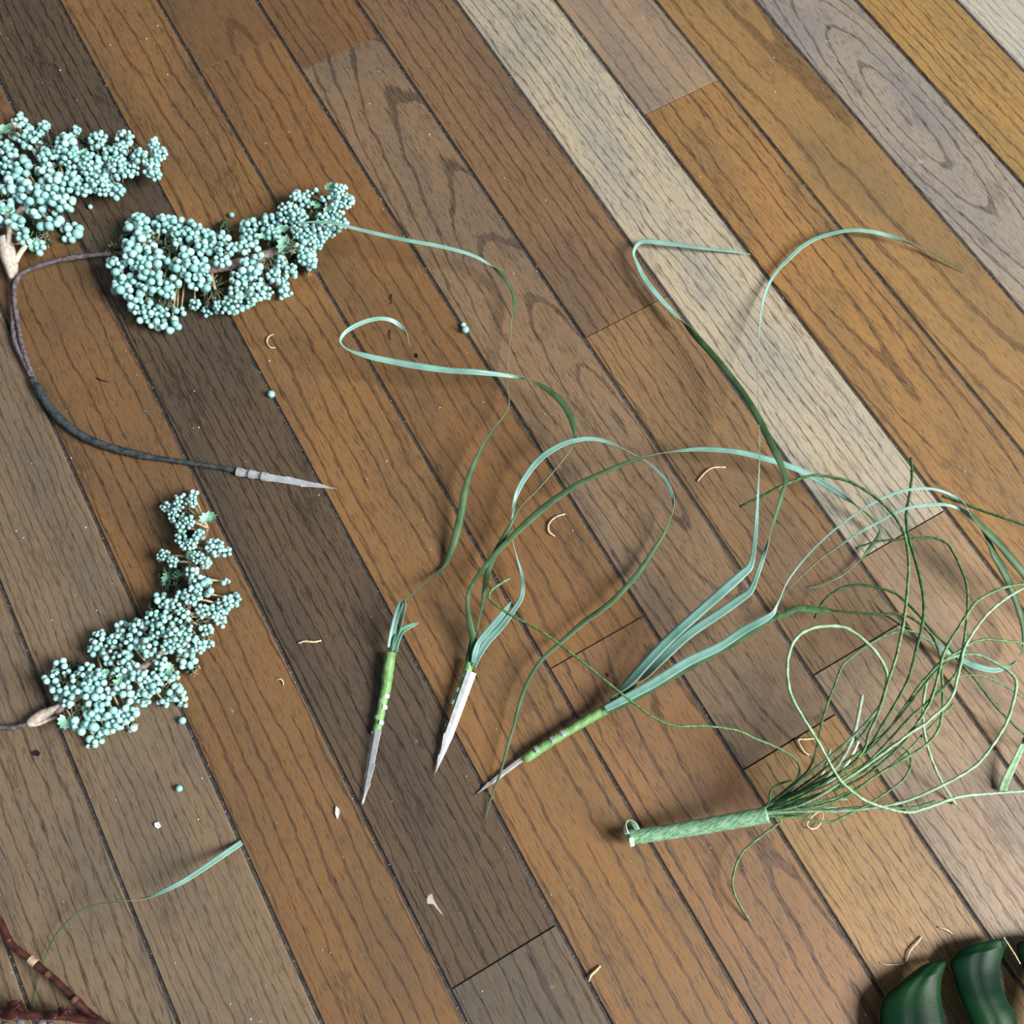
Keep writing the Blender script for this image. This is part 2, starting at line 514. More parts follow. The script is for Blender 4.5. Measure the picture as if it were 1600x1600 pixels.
def build_sprig(parent, spine, clusters, leaves, nbig, hmax, tufts=()):
    """parent: the sprig part; spine: (x,y,h_mm,r_px); clusters: (x,y,r_px,berry_px,[dz]); returns nothing"""
    pts, c = path3([(a, b, h) for a, b, h, r in spine], 6)
    rads = catmull([(r,) for *_, r in spine], 6)
    tube('twig', pts, [rads[i][0] * pxs(c[i][0], c[i][1]) for i in range(len(pts))], TWIG, parent, 8)
    sp = [(q[0], q[1], q[2]) for q in c]
    placed = []; grid = {}

    def near(p, r):
        key = (int(p.x / .006), int(p.y / .006), int(p.z / .006))
        for dx in (-1, 0, 1):
            for dy in (-1, 0, 1):
                for dz in (-1, 0, 1):
                    for (q, r2) in grid.get((key[0] + dx, key[1] + dy, key[2] + dz), ()):
                        if (q - p).length < .90 * (r + r2):
                            return True
        return False

    def add(p, r):
        if near(p, r):
            return False
        grid.setdefault((int(p.x / .006), int(p.y / .006), int(p.z / .006)), []).append((p, r))
        placed.append((p, r)); return True

    brV = []; brF = []; fiV = []; fiF = []; moV = []; moF = []
    for cl in clusters:
        x, y, r, b = cl[:4]
        s = pxs(x, y)
        d = min(math.hypot(x - q[0], y - q[1]) for q in sp)
        ns = min(sp, key=lambda q: math.hypot(x - q[0], y - q[1]))
        zc = 5 + hmax * max(0.15, 1 - (d / 75) ** 1.5) + (cl[4] if len(cl) > 4 else 0)
        rm = r * s * 1000
        # berries over the dome, then a few below
        tries = int(26 * (r / b) ** 2) + 30
        for i in range(tries):
            a = rb.uniform(0, 2 * math.pi); q = math.sqrt(rb.random())
            top = i < tries * .75
            z = zc + (rm * .75 * math.sqrt(max(0, 1 - q * q)) if top else -rb.uniform(1, 7))
            br = b * .475 * s * rb.choice((.72, .85, .95, 1.0, 1.0, 1.1, 1.2))
            z = max(z, br * 1000 + .2)
            add(P(x + math.cos(a) * r * q, y + math.sin(a) * r * q, z / 1000), br)
        base = P(x, y, max(zc - 3, 1) / 1000); src = P(ns[0], ns[1], max(ns[2], 2) / 1000)
        mid = (base + src) / 2 + Vector((0, 0, .002))
        V, F = tube_geo([src, mid, base], .0006, 5, off=len(brV)); brV += V; brF += F
        for i in range(3):
            a = rb.uniform(0, 2 * math.pi); l = r * rb.uniform(.5, 1.35)
            e = P(x + math.cos(a) * l, y + math.sin(a) * l, max(zc + rb.uniform(-5, rm * .5), .5) / 1000)
            m_ = (base + e) / 2 + Vector((rb.uniform(-1, 1), rb.uniform(-1, 1), rb.uniform(0, 1))) * .0022
            V, F = tube_geo([base, m_, e], [.0004, .00028, .0002], 4, off=len(fiV)); fiV += V; fiF += F
        for i in range(5):   # dark fuzzy tufts under the berries
            a = rb.uniform(0, 2 * math.pi); l = r * rb.uniform(.3, .95)
            e = P(x + math.cos(a) * l, y + math.sin(a) * l, max(zc - rb.uniform(3, 9), .6) / 1000)
            V, F = tube_geo([base - Vector((0, 0, .002)), (base + e) / 2 + Vector((0, 0, .001)), e], [.0016, .0014, .0004], 5, off=len(moV)); moV += V; moF += F
    for (x, y, r, h, tan) in tufts:
        o_ = P(x, y, max(h - 4, 1) / 1000)
        for i in range(int(r * 3.2)):
            a = rb.uniform(0, 2 * math.pi); l = r * rb.uniform(.35, 1.15)
            e = P(x + math.cos(a) * l, y + math.sin(a) * l, max(h + rb.uniform(-5, 3), .5) / 1000)
            m_ = (o_ + e) / 2 + Vector((rb.uniform(-1, 1), rb.uniform(-1, 1), rb.uniform(.2, 1.2))) * .0018
            if tan and i % 2:
                V, F = tube_geo([o_, m_, e], [.0004, .0003, .0002], 4, off=len(fiV)); fiV += V; fiF += F
            else:
                V, F = tube_geo([o_, m_, e], [.0009, .0008, .0003], 4, off=len(moV)); moV += V; moF += F
    mesh_obj('branchlets', brV, brF, TAN, parent)['kind'] = 'stuff'
    mesh_obj('fibres', fiV, fiF, TAN, parent)['kind'] = 'stuff'
    mesh_obj('moss', moV, moF, MOSS, parent)['kind'] = 'stuff'
    order = sorted(placed, key=lambda t: (-(t[1] * (1 + 25 * t[0].z))))
    for p, r in order[:nbig]:
        o = bpy.data.objects.new('berry', bmesh_me); COL.objects.link(o); o.parent = parent
        o.location = p; o.scale = (r, r, r * rb.uniform(.92, 1.06)); o.rotation_euler = (rb.uniform(0, 3), rb.uniform(0, 3), rb.uniform(0, 3))
    V = []; F = []
    for p, r in order[nbig:]:
        n0 = len(V)
        V += [p + Vector(v) * r for v in SV2]; F += [tuple(n0 + i for i in f) for f in SF2]
    if V:
        mesh_obj('small_berries', V, F, BERRY, parent)['kind'] = 'stuff'
    for lf in leaves:
        small_leaf(parent, *lf)
    BPOS.extend(p for p, r_ in placed)


def part(name, parent):
    o = bpy.data.objects.new(name, None); COL.objects.link(o); o.parent = parent; o.empty_display_size = .01
    return o


C1 = [(30, 187, 10, 8), (33, 206, 17, 8), (50, 226, 14, 9), (6, 240, 20, 8), (14, 264, 12, 8), (-14, 225, 18, 9), (70, 198, 8, 8), (105, 226, 18, 10), (118, 206, 8, 8),
      (150, 221, 12, 8), (158, 214, 8, 8), (195, 216, 13, 7), (188, 234, 11, 7), (240, 225, 9, 7), (249, 241, 11, 7), (235, 262, 13, 7), (243, 275, 8, 7),
      (218, 246, 13, 7), (38, 260, 13, 12), (75, 247, 15, 9), (92, 240, 10, 9), (112, 250, 16, 7), (140, 256, 18, 7), (152, 276, 17, 8), (185, 262, 18, 7),
      (205, 265, 12, 7), (70, 272, 13, 10), (85, 287, 18, 10), (110, 281, 16, 9), (130, 292, 13, 8), (160, 291, 14, 7), (183, 299, 11, 8), (20, 292, 17, 12),
      (45, 300, 18, 12), (55, 322, 15, 11), (80, 302, 15, 11), (100, 317, 15, 10), (8, 322, 12, 11), (76, 345, 18, 11, -3), (25, 350, 12, 11), (38, 370, 10, 10),
      (60, 386, 12, 9, -6), (112, 365, 15, 13, -6), (-20, 270, 20, 9), (-25, 310, 18, 11), (170, 240, 10, 7), (60, 210, 8, 8), (-10, 345, 14, 11)]
C2 = [(214, 353, 18, 11), (222, 375, 16, 11), (255, 350, 14, 10), (275, 358, 17, 11), (300, 362, 16, 10), (320, 367, 12, 10), (318, 386, 13, 10), (281, 371, 13, 10),
      (207, 385, 14, 11), (210, 402, 17, 11), (236, 397, 14, 12), (250, 407, 12, 11), (181, 415, 12, 10), (187, 429, 9, 11), (225, 420, 15, 10), (242, 425, 12, 11),
      (188, 451, 14, 13), (210, 455, 16, 11), (236, 445, 16, 11), (257, 450, 15, 10), (265, 458, 9, 9), (214, 476, 14, 11), (236, 481, 15, 10), (252, 487, 12, 9),
      (225, 496, 11, 10), (246, 502, 13, 11), (268, 508, 12, 12, -3), (277, 487, 6, 11, -4), (283, 487, 6, 11, -4), (290, 394, 9, 11), (279, 415, 12, 12), (300, 420, 17, 10), (316, 416, 12, 10),
      (304, 440, 13, 10), (320, 440, 11, 10), (345, 375, 12, 9), (353, 390, 15, 9), (347, 406, 12, 10), (388, 355, 13, 9), (391, 373, 12, 9), (380, 386, 11, 8),
      (403, 397, 8, 11), (420, 350, 15, 8), (427, 364, 11, 8), (449, 331, 16, 7), (444, 345, 12, 7), (466, 341, 14, 7), (465, 312, 13, 8), (477, 318, 8, 7),
      (484, 302, 5, 7), (493, 299, 4, 7), (505, 344, 12, 7), (531, 301, 13, 7), (541, 315, 10, 7), (526, 326, 12, 7), (522, 340, 10, 7), (549, 312, 4, 7),
      (470, 360, 14, 7), (500, 362, 16, 7), (520, 357, 13, 7), (536, 350, 7, 7), (471, 376, 11, 8), (490, 379, 14, 7), (478, 400, 13, 9), (486, 411, 10, 9),
      (385, 415, 11, 10), (400, 421, 11, 10), (375, 436, 14, 8), (395, 440, 14, 8), (401, 456, 15, 8), (370, 456, 13, 8), (415, 456, 11, 8), (365, 476, 16, 9),
      (345, 481, 9, 8), (386, 471, 11, 8), (430, 431, 12, 9), (455, 425, 11, 8), (441, 441, 9, 8), (446, 459, 10, 9, -5), (305, 477, 8, 7, -4), (323, 486, 8, 7, -4),
      (341, 478, 9, 8), (205, 440, 10, 11), (275, 440, 8, 10), (510, 312, 8, 7), (440, 410, 9, 8)]
C3 = [(260, 792, 8, 6), (283, 783, 11, 6), (303, 772, 6, 6), (301, 786, 6, 6), (275, 806, 12, 6), (286, 823, 11, 6), (311, 836, 8, 7), (288, 853, 6, 7), (256, 868, 10, 6),
      (270, 878, 8, 6), (336, 855, 14, 7), (353, 862, 7, 7), (308, 871, 9, 6), (320, 879, 9, 6), (310, 913, 13, 9), (322, 918, 11, 11), (300, 931, 14, 8), (252, 938, 11, 10),
      (263, 946, 9, 9), (366, 937, 10, 8), (350, 946, 13, 7), (336, 955, 11, 7), (345, 971, 9, 7), (352, 909, 5, 7), (240, 966, 13, 8), (259, 976, 13, 9), (190, 980, 9, 9),
      (215, 981, 13, 9), (271, 990, 13, 8), (245, 986, 11, 8), (156, 1000, 14, 8), (150, 1016, 12, 9), (181, 1000, 12, 9), (206, 1005, 12, 10), (231, 1010, 14, 9),
      (296, 1005, 14, 8), (311, 1010, 11, 8), (328, 1007, 6, 8, -4), (171, 1026, 12, 9), (195, 1030, 11, 9), (250, 1036, 11, 8), (291, 1030, 14, 9), (96, 1044, 14, 9),
      (80, 1061, 11, 10), (135, 1050, 13, 9), (151, 1062, 14, 9), (90, 1081, 11, 9), (106, 1094, 11, 10), (206, 1048, 13, 10), (221, 1060, 14, 9), (251, 1050, 12, 9),
      (241, 1071, 12, 9), (131, 1081, 12, 11), (152, 1081, 11, 11), (195, 1076, 13, 11), (175, 1081, 9, 10), (275, 1081, 13, 10, -2), (286, 1096, 8, 9, -3), (226, 1090, 13, 9),
      (256, 1097, 9, 10, -3), (161, 1096, 11, 10), (146, 1110, 13, 12), (171, 1111, 14, 11), (201, 1111, 13, 10), (186, 1126, 12, 10), (124, 1135, 12, 13), (146, 1131, 12, 13),
      (166, 1141, 11, 11), (150, 1156, 10, 12, -3), (139, 1160, 7, 11, -4), (206, 1139, 5, 12, -4), (255, 965, 10, 9), (120, 1060, 10, 9), (205, 1090, 9, 9), (270, 1055, 9, 9),
      (185, 1050, 9, 9), (110, 1075, 8, 9), (285, 962, 12, 8), (272, 946, 10, 8), (282, 842, 9, 6), (300, 850, 8, 6), (292, 985, 10, 8), (316, 955, 10, 7),
      (322, 985, 9, 8), (300, 894, 9, 8), (285, 930, 10, 8), (295, 815, 9, 6), (262, 1010, 10, 9), (278, 1010, 10, 8)]

bb = empty('berry_branch', 'aqua berry spray with two heads on one looping dark stem ending in a steel pick', 'berry spray')
s1 = part('berry_head', bb)
build_sprig(s1, [(12, 398, 7, 7), (18, 360, 10, 6), (40, 320, 14, 5), (90, 280, 16, 4), (150, 262, 14, 3), (205, 250, 11, 2.4), (248, 242, 8, 1.5)], C1,
            [(5, 208, 22, 17, 70, .5), (168, 250, 15, 8, 200, .3), (55, 380, 9, 10, 250, .4), (12, 330, 20, 8, 40, .3), (132, 240, 16, 8, 100, .3)], 150, 14,
            [(130, 226, 18, 10, 0), (72, 232, 18, 10, 0), (62, 262, 14, 12, 1), (172, 228, 16, 9, 0), (210, 238, 12, 12, 1), (58, 355, 16, 8, 0), (92, 345, 12, 6, 0), (70, 372, 16, 6, 1), (150, 285, 9, 12, 1), (14, 300, 12, 18, 1), (20, 205, 14, 18, 1), (120, 262, 12, 14, 1)])
s2 = part('berry_head', bb)
build_sprig(s2, [(165, 397, 5, 4.5), (200, 400, 9, 5.5), (262, 415, 12, 7), (330, 420, 13, 7), (420, 398, 14, 7.5), (470, 370, 12, 5), (510, 335, 10, 3), (535, 310, 8, 1.5)], C2,
            [(449, 384, 22, 15, 180, .45), (517, 294, 18, 9, 120, .3), (515, 330, 20, 9, 60, .2), (433, 404, 15, 8, 300, .3), (440, 362, 19, 10, 90, .2), (492, 322, 16, 8, 10, .3), (412, 372, 17, 9, 40, .3), (470, 392, 15, 8, 200, .3), (335, 412, 12, 9, 100, .3)], 150, 15,
            [(236, 378, 17, 20, 1), (200, 372, 14, 10, 0), (262, 388, 18, 12, 0), (335, 452, 22, 10, 1), (338, 390, 14, 10, 0), (330, 470, 14, 8, 1), (418, 412, 14, 14, 1), (428, 380, 14, 14, 0), (455, 386, 13, 22, 1), (488, 330, 16, 14, 1), (505, 322, 12, 14, 0), (262, 470, 12, 12, 1), (175, 392, 14, 8, 1), (352, 355, 12, 6, 0), (400, 350, 12, 8, 0), (365, 415, 14, 10, 1), (485, 420, 12, 6, 1), (460, 405, 12, 10, 1), (520, 345, 10, 12, 1)])
# pale cord binding under the first head
cp, cc = path3([(8, 372, 10), (12, 395, 9), (18, 418, 7), (20, 436, 6)], 6)
tube('cord_binding', cp, [pxs(10, 400) * r for r in [9, 9.5, 10, 10, 10.5, 11, 11, 11.2, 11, 11, 10, 9.5, 9, 8.4, 8, 7, 6, 5, 4]], CORD, bb, 10)
cp, cc = path3([(24, 410, 8), (32, 395, 8.5), (41, 383, 9)], 5)
tube('twig_fork', cp, pxs(30, 400) * 3.6, CORD, bb, 8)
cp, cc = path3([(10, 392, 11), (14, 370, 13), (13, 350, 14), (9, 330, 14)], 5)
tube('twig_fork', cp, pxs(30, 400) * 3.4, CORD, bb, 8)
# two wires that meet and run down to the pick
wa, _ = path3([(19, 432, 5), (20, 460, 4.5), (20, 500, 4), (24, 535, 3.5), (38, 565, 3), (52, 595, 2.6)], 6)
tube('wire', wa, pxs(30, 500) * 4.2, WIRE, bb, 8, .94, 500)
wb, _ = path3([(172, 397, 6), (140, 399, 7.5), (100, 405, 9), (64, 414, 9.5), (38, 425, 9), (25, 440, 8), (22, 460, 6.5), (27, 500, 5), (36, 545, 4), (46, 575, 3.2), (56, 600, 2.6)], 6)
tube('wire', wb, pxs(30, 500) * 4.0, WIRE, bb, 8, .94, 500)
wc, _ = path3([(50, 592, 2.8), (62, 612, 3), (80, 640, 3), (105, 665, 3), (140, 687, 2.8), (185, 703, 2.4), (240, 715, 2.2), (300, 724, 2), (345, 731, 1.8), (380, 738, 1.6)], 6)
rr = [pxs(100, 650) * (7.5 if 3 < i < 36 else 5.5) * (1 - .0045 * i) for i in range(len(wc))]
tube('stem_wrap', wc, rr, WIRE2, bb, 10, .9, 300)


def steel_pick(parent, a, b, wpx, barbs, ridge=.45, tilt=0.0, h0=2.2, h1=.6, asym=1.0):
    """barbed V-channel steel pick from pixel a (base) to pixel b (tip)"""
    A = P(*a, h0 / 1000); B = P(*b, h1 / 1000); D = B - A; L = D.length; T = D.normalized()
    S = T.cross(Vector((0, 0, 1))).normalized(); N = S.cross(T)
    c, s_ = math.cos(tilt), math.sin(tilt); S, N = S * c + N * s_, N * c - S * s_
    w_ = wpx * pxs(*a) * .5
    prof = []
    n = 40
    for i in range(n + 1):
        t = i / n
        base = 1 - .25 * t if t < .62 else (1 - .155) * (1 - (t - .62) / .38) ** .9
        wl = wr = base
        for (tb, side) in barbs:
            if tb < t < tb + .12:
                k = .30 * (1 - (t - tb) / .12)
                if side < 0:
                    wl += k
                else:
                    wr += k
        prof.append((t, wl, wr))
    V = []; F = []
    th = .00035
    for t, wl, wr in prof:
        p = A + D * t
        hr = ridge * w_ * (1 - .6 * t)
        for q in (-S * w_ * wl, N * hr, S * w_ * wr * asym, S * w_ * wr * asym - N * th, N * (hr - th), -S * w_ * wl - N * th):
            V.append(p + q)
    for i in range(n):
        for k in range(6):
            F.append((i * 6 + k, (i + 1) * 6 + k, (i + 1) * 6 + (k + 1) % 6, i * 6 + (k + 1) % 6))
    F.append((0, 1, 2, 3, 4, 5)); F.append(tuple(n * 6 + k for k in range(5, -1, -1)))
    mz = min(v.z for v in V)
    if mz < .0003:
        V = [v + Vector((0, 0, .0003 - mz)) for v in V]
    return mesh_obj('steel_pick', V, F, STEEL, parent, False)


def prong(parent, a, b, t, rpx, h, a0, a1, wpx=5):
    """steel tab bent round the taped stem that runs a-b (pixels); angles measured from up"""
    A = P(*a, h / 1000); B = P(*b, h / 1000); D = (B - A); T = D.normalized(); S = T.cross(Vector((0, 0, 1))).normalized(); N = S.cross(T)
    c = A + D * t; s = pxs(*a); r = rpx * s; hw = wpx * s * .5; V = []; F = []
    n = 7
    for i in range(n):
        an = math.radians(a0 + (a1 - a0) * i / (n - 1)); d = S * math.sin(an) + N * math.cos(an)
        for q in (-1, 1):
            V.append(c + d * (r + .0004) + T * hw * q)
        for q in (1, -1):
            V.append(c + d * r * .96 + T * hw * q)
    for i in range(n - 1):
        for k in range(4):
            F.append((i * 4 + k, (i + 1) * 4 + k, (i + 1) * 4 + (k + 1) % 4, i * 4 + (k + 1) % 4))
    F.append((3, 2, 1, 0)); F.append(tuple((n - 1) * 4 + k for k in range(4)))
    return mesh_obj('prong', V, F, STEEL, parent, False)


steel_pick(bb, (374, 738), (531, 765), 11, [(.25, 1), (.45, -1), (.6, 1), (.75, -1)], .5, -.3, 1.8, .6)
for tt in (.0, .35, .7):
    prong(bb, (374, 738), (430, 748), tt + .02, 6, 1.9, -70, 80, 9)

lb = empty('berry_branch', 'aqua berry spray with a single curved head beside the left edge below the pick', 'berry spray')
s3 = part('berry_head', lb)
build_sprig(s3, [(88, 1112, 7, 6), (120, 1090, 11, 6), (180, 1065, 14, 6), (240, 1030, 14, 5), (285, 975, 13, 4), (305, 915, 11, 3.2), (312, 865, 9, 2.6), (325, 825, 8, 2)], C3,
            [(326, 813, 16, 14, 60, .4), (104, 1126, 12, 13, 230, .35), (184, 1062, 20, 8, 300, .3), (263, 905, 8, 12, 160, .6), (280, 900, 7, 11, 100, .5), (322, 880, 12, 9, 320, .4),
             (262, 1045, 18, 10, 0, .3), (165, 1052, 18, 7, 40, .3), (300, 868, 12, 9, 200, .3)], 300, 13,
            [(265, 903, 20, 7, 0), (278, 915, 16, 8, 0), (285, 885, 12, 6, 0), (290, 812, 18, 8, 0), (300, 840, 16, 7, 0), (285, 965, 20, 16, 1), (290, 945, 14, 12, 1), (305, 975, 16, 12, 1), (318, 990, 16, 10, 1), (245, 1018, 14, 14, 1), (120, 1045, 16, 8, 0), (105, 1062, 14, 12, 1), (120, 1108, 16, 9, 1), (180, 1062, 12, 18, 1), (265, 1065, 16, 8, 1), (150, 1090, 12, 12, 1), (240, 945, 14, 7, 0), (205, 1125, 14, 6, 1), (330, 960, 14, 8, 1), (300, 1045, 12, 6, 1)])
cp, _ = path3([(-40, 1133, 5), (0, 1137, 4), (20, 1137, 4), (45, 1130, 4.5), (62, 1122, 5)], 6)
tube('wire', cp, pxs(30, 1130) * 4.5, WIRE, lb, 8, .94, 500)
cp, _ = path3([(44, 1132, 4.8), (58, 1122, 5.5), (75, 1113, 6.5), (90, 1106, 8), (105, 1098, 9)], 5)
tube('cord_binding', cp, [pxs(60, 1120) * r for r in [4.5, 6, 7, 7.5, 8, 8, 8.5, 8.5, 9, 8, 7.5, 7, 7, 6.5, 6, 6, 6, 5, 5, 4, 4][:len(cp)]], CORD, lb, 9)
cp, _ = path3([(46, 1134, 4.6), (62, 1131, 5), (78, 1124, 5.5), (88, 1121, 6)], 5)
tube('twig_fork', cp, pxs(60, 1120) * 2.6, CORD, lb, 7)


# ------------------------------------------------------------------ grass picks
def tape_tube(parent, ctrl, turns=500):
    pts, c = path3([q[:3] for q in ctrl], 8)
    rads = catmull([(q[3],) for q in ctrl], 8)
    pts2 = []; r2 = []
    for i, p in enumerate(pts):
        r = rads[i][0] * .5 * pxs(c[i][0], c[i][1]) * (1 + .03 * math.sin(i * 2.1))
        pts2.append(Vector((p.x, p.y, max(p.z, r + .0002)))); r2.append(r)
    return tube('tape_wrap', pts2, r2, TAPE, parent, 12, .94, turns)


g1 = empty('grass_pick', 'green-taped steel pick with one long thin blade reaching the middle berry head', 'grass pick')
tape_tube(g1, [(611, 1019, 6, 17), (606, 1050, 5, 19), (603, 1075, 4.5, 17), (599, 1092, 4, 15), (594, 1118, 3.5, 15), (588, 1144, 3, 14)])
steel_pick(g1, (589, 1140), (567, 1256), 16, [(.33, 1), (.58, 1), (.47, -1), (.72, -1)], .45, -.55, 4, 1.5)
for tt, a0, a1 in ((.02, -60, 70), (.16, 10, 75), (.32, -70, -10), (.62, 20, 70), (.74, -75, -15)):
    prong(g1, (602, 1087), (588, 1144), tt, 7.6, 3.6, a0, a1, 6)
steel_pick(g1, (588, 1143), (587, 1150), 16, [], .3, 0, 3.4, 3.2).name = 'pick_collar'
ribbon('leaf_stub', [(609, 1012, 8, 9, -20), (613, 990, 10, 9, -10), (619, 965, 13, 9, 0), (624, 950, 15, 9, 10), (628, 941, 16, 9, 15)], g1, 5, .5)
ribbon('leaf_stub', [(616, 1018, 8, 12, 20), (620, 1000, 10, 13, 15), (628, 986, 11, 12, 20), (640, 979, 11, 8, 10), (650, 975, 11, 4, 0), (655, 973, 11, 1, 0)], g1, 5, .3, [DKGREEN_L := simple('stub_green', (.10, .30, .20), (.20, .44, .32), 90, .45, .4), DKGREEN, EDGE])
ribbon('blade', [(613, 1015, 7, 8, 70), (622, 992, 10, 9, 60), (628, 965, 14, 9, 40), (632, 942, 17, 8, 30), (636, 937, 17, 3, 120), (652, 922, 12, 3, 120), (670, 907, 7, 3, 130), (688, 892, 3, 4, 140), (697, 881, 2.5, 7, 160),
                 (707, 855, 5, 11, 165), (717, 820, 8, 12, 165), (722, 795, 10, 11, 165), (727, 767, 12, 10, 160), (738, 732, 13, 8, 150), (755, 697, 13, 6, 130), (775, 667, 13, 4, 110),
                 (791, 646, 12, 4, 100), (796, 630, 11, 4, 100), (794, 600, 9, 4, 100), (795, 550, 7, 4, 80), (799, 510, 7, 4, 80), (804, 476, 8, 5, 150), (799, 452, 9, 5, 165), (782, 427, 12, 6, 200), (762, 412, 14, 6, 330),
                 (735, 398, 20, 6, 350), (687, 385, 23, 6, 360), (637, 376, 25, 6, 360), (587, 365, 27, 6, 360), (550, 356, 29, 5, 360), (517, 348, 30, 5, 360), (484, 347, 29, 3, 360), (462, 349, 28, 1, 360)], g1, 5, .25)

g2 = empty('grass_pick', 'steel pick with its white barbed side up and two curling dark green blades', 'grass pick')
tape_tube(g2, [(736, 1030, 6, 15), (729, 1052, 5.5, 14), (722, 1072, 5, 12), (715, 1090, 4.5, 11), (708, 1108, 4, 10)])
steel_pick(g2, (737, 1050), (679, 1211), 15, [(.62, 1), (.80, 1)], .22, .35, 8, 1.5, 1.0)
for tt, a0, a1 in ((.12, -10, 75), (.52, 20, 75), (.85, 20, 75)):
    prong(g2, (731, 1050), (708, 1108), tt, 6.8, 5, a0, a1, 7)
SLV = [SLEEVE, SLEEVE, DKGREEN]
cp, _ = path3([(732, 1034, 7), (736, 1015, 8), (740, 998, 9)], 5)
tube('leaf_sleeve', cp, pxs(735, 1015) * 5.4, SLEEVE, g2, 10, .7)
ribbon('blade', [(737, 1020, 9, 9, 180), (740, 1000, 11, 11, 180), (737, 985, 13, 10, 180), (733, 965, 16, 9, 175), (731, 947, 19, 7, 165), (732, 929, 21, 6, 160), (740, 910, 23, 6, 160), (755, 889, 15.0, 7, 165), (777, 862, 16.2, 8, 170), (807, 832, 17.4, 9, 175),
                 (837, 804, 18.0, 10, 175), (867, 780, 18.6, 9, 175), (897, 760, 19.2, 8, 175), (925, 746, 19.2, 7, 170), (975, 725, 19.2, 6, 160), (1015, 713, 19.2, 3, 110), (1040, 707, 19.2, 4, 60), (1062, 704, 19.2, 6, 30), (1100, 702, 18.6, 8, 10), (1150, 706, 18.0, 8, 0), (1197, 717, 16.8, 9, 0),
                 (1234, 729, 15.6, 9, 0), (1262, 741, 14.4, 9, -10), (1286, 755, 13.2, 9, -30), (1315, 773, 12.0, 8, -50), (1343, 793, 10.2, 7, -120), (1367, 815, 8.4, 7, -160), (1376, 827, 7.2, 6, -170), (1371, 841, 6.0, 6, -175), (1359, 857, 4.8, 6, -170), (1343, 877, 3.6, 4, -110), (1322, 894, 2.4, 3, -60),
                 (1302, 906, 3, 3, -30), (1281, 915, 2, 2, -20), (1262, 919, 1, 1, 0)], g2, 5, .2)
ribbon('blade', [(741, 1015, 9, 3, 120), (745, 991, 11, 3, 120), (750, 966, 14, 4, 130), (755, 940, 17, 6, 150), (758, 918, 19, 8, 160), (762, 895, 12.6, 9, 165), (771, 871, 13.8, 9, 170), (783, 847, 15.0, 8, 170), (797, 822, 16.2, 6, 160), (813, 795, 17.4, 4, 120), (834, 771, 18.0, 5, 60),
                 (860, 742, 18.6, 5, 60), (879, 720, 18.6, 4, 70), (893, 702, 18.6, 3, 100), (898, 687, 18.6, 5, 140), (897, 668, 18.0, 8, 165), (887, 642, 17.4, 9, 170), (870, 620, 16.8, 9, 175), (845, 602, 15.6, 7, 170), (822, 592, 15.0, 4, 100), (800, 588, 15.0, 5, 40), (750, 582, 25, 8, 10),
                 (700, 579, 26, 9, 0), (650, 572, 27, 10, 0), (612, 565, 28, 9, 0), (575, 557, 30, 8, 0), (545, 547, 32, 6, -40), (532, 535, 34, 5, -60), (536, 523, 35, 5, -40), (550, 512, 35, 6, -20), (575, 501, 34, 6, -10), (600, 498, 32, 6, 0), (620, 505, 28, 6, -30), (634, 520, 24, 5, -70), (639, 535, 20, 3, -90), (640, 543, 18, 1, -90)], g2, 5, .25)
ribbon('leaf_stub', [(739, 1036, 9, 6, 0), (742, 1020, 11, 8, -10), (748, 1004, 12, 8, -10), (760, 989, 14, 9, -10), (780, 966, 16, 9, -10), (791, 951, 17, 6, 0), (799, 940, 17, 1, 0)], g2, 5, .2)
ribbon('blade', [(740, 1042, 8, 8, 10), (748, 1024, 10, 10, 10), (761, 1003, 12, 12, 10), (777, 986, 13, 11, 10), (791, 969, 14, 10, 10), (805, 950, 15, 8, 10), (814, 935, 16, 7, 5), (817, 918, 17, 6, 0), (815, 897, 10.8, 5, -20), (808, 872, 11.4, 4, -60), (801, 844, 12.6, 3, -80),
                 (799, 820, 13.2, 4, -60), (803, 787, 14.4, 6, -40), (810, 765, 15.6, 7, -10), (822, 744, 16.8, 8, 0), (837, 724, 18.0, 9, 0), (855, 708, 19.2, 9, 0), (880, 694, 20.4, 8, 0), (905, 687, 21.0, 7, 0), (927, 686, 21.0, 6, -10), (950, 691, 19.8, 5, -40), (975, 703, 18.0, 3, -70), (1000, 716, 16.2, 2.5, -60), (1018, 728, 15.0, 3, -40),
                 (1040, 750, 13.2, 5, -30), (1050, 774, 12.0, 5, -30), (1052, 797, 10.8, 4, -90), (1040, 830, 9.0, 5, -150), (1020, 862, 7.8, 7, -165), (1000, 892, 7.2, 8, -170), (980, 916, 11, 8, -170), (950, 945, 10, 8, -185), (912, 972, 9, 8, -195), (875, 1005, 9, 7, -180), (845, 1033, 9, 6, -170), (825, 1065, 9, 6, -170),
                 (812, 1100, 9, 6, -165), (803, 1135, 8, 5, -165), (795, 1160, 7, 5, -165), (784, 1201, 6, 4, -165), (774, 1228, 4, 3, -165), (765, 1255, 2, 2.5, -165), (759, 1278, 1, 1, -165)], g2, 5, .22)

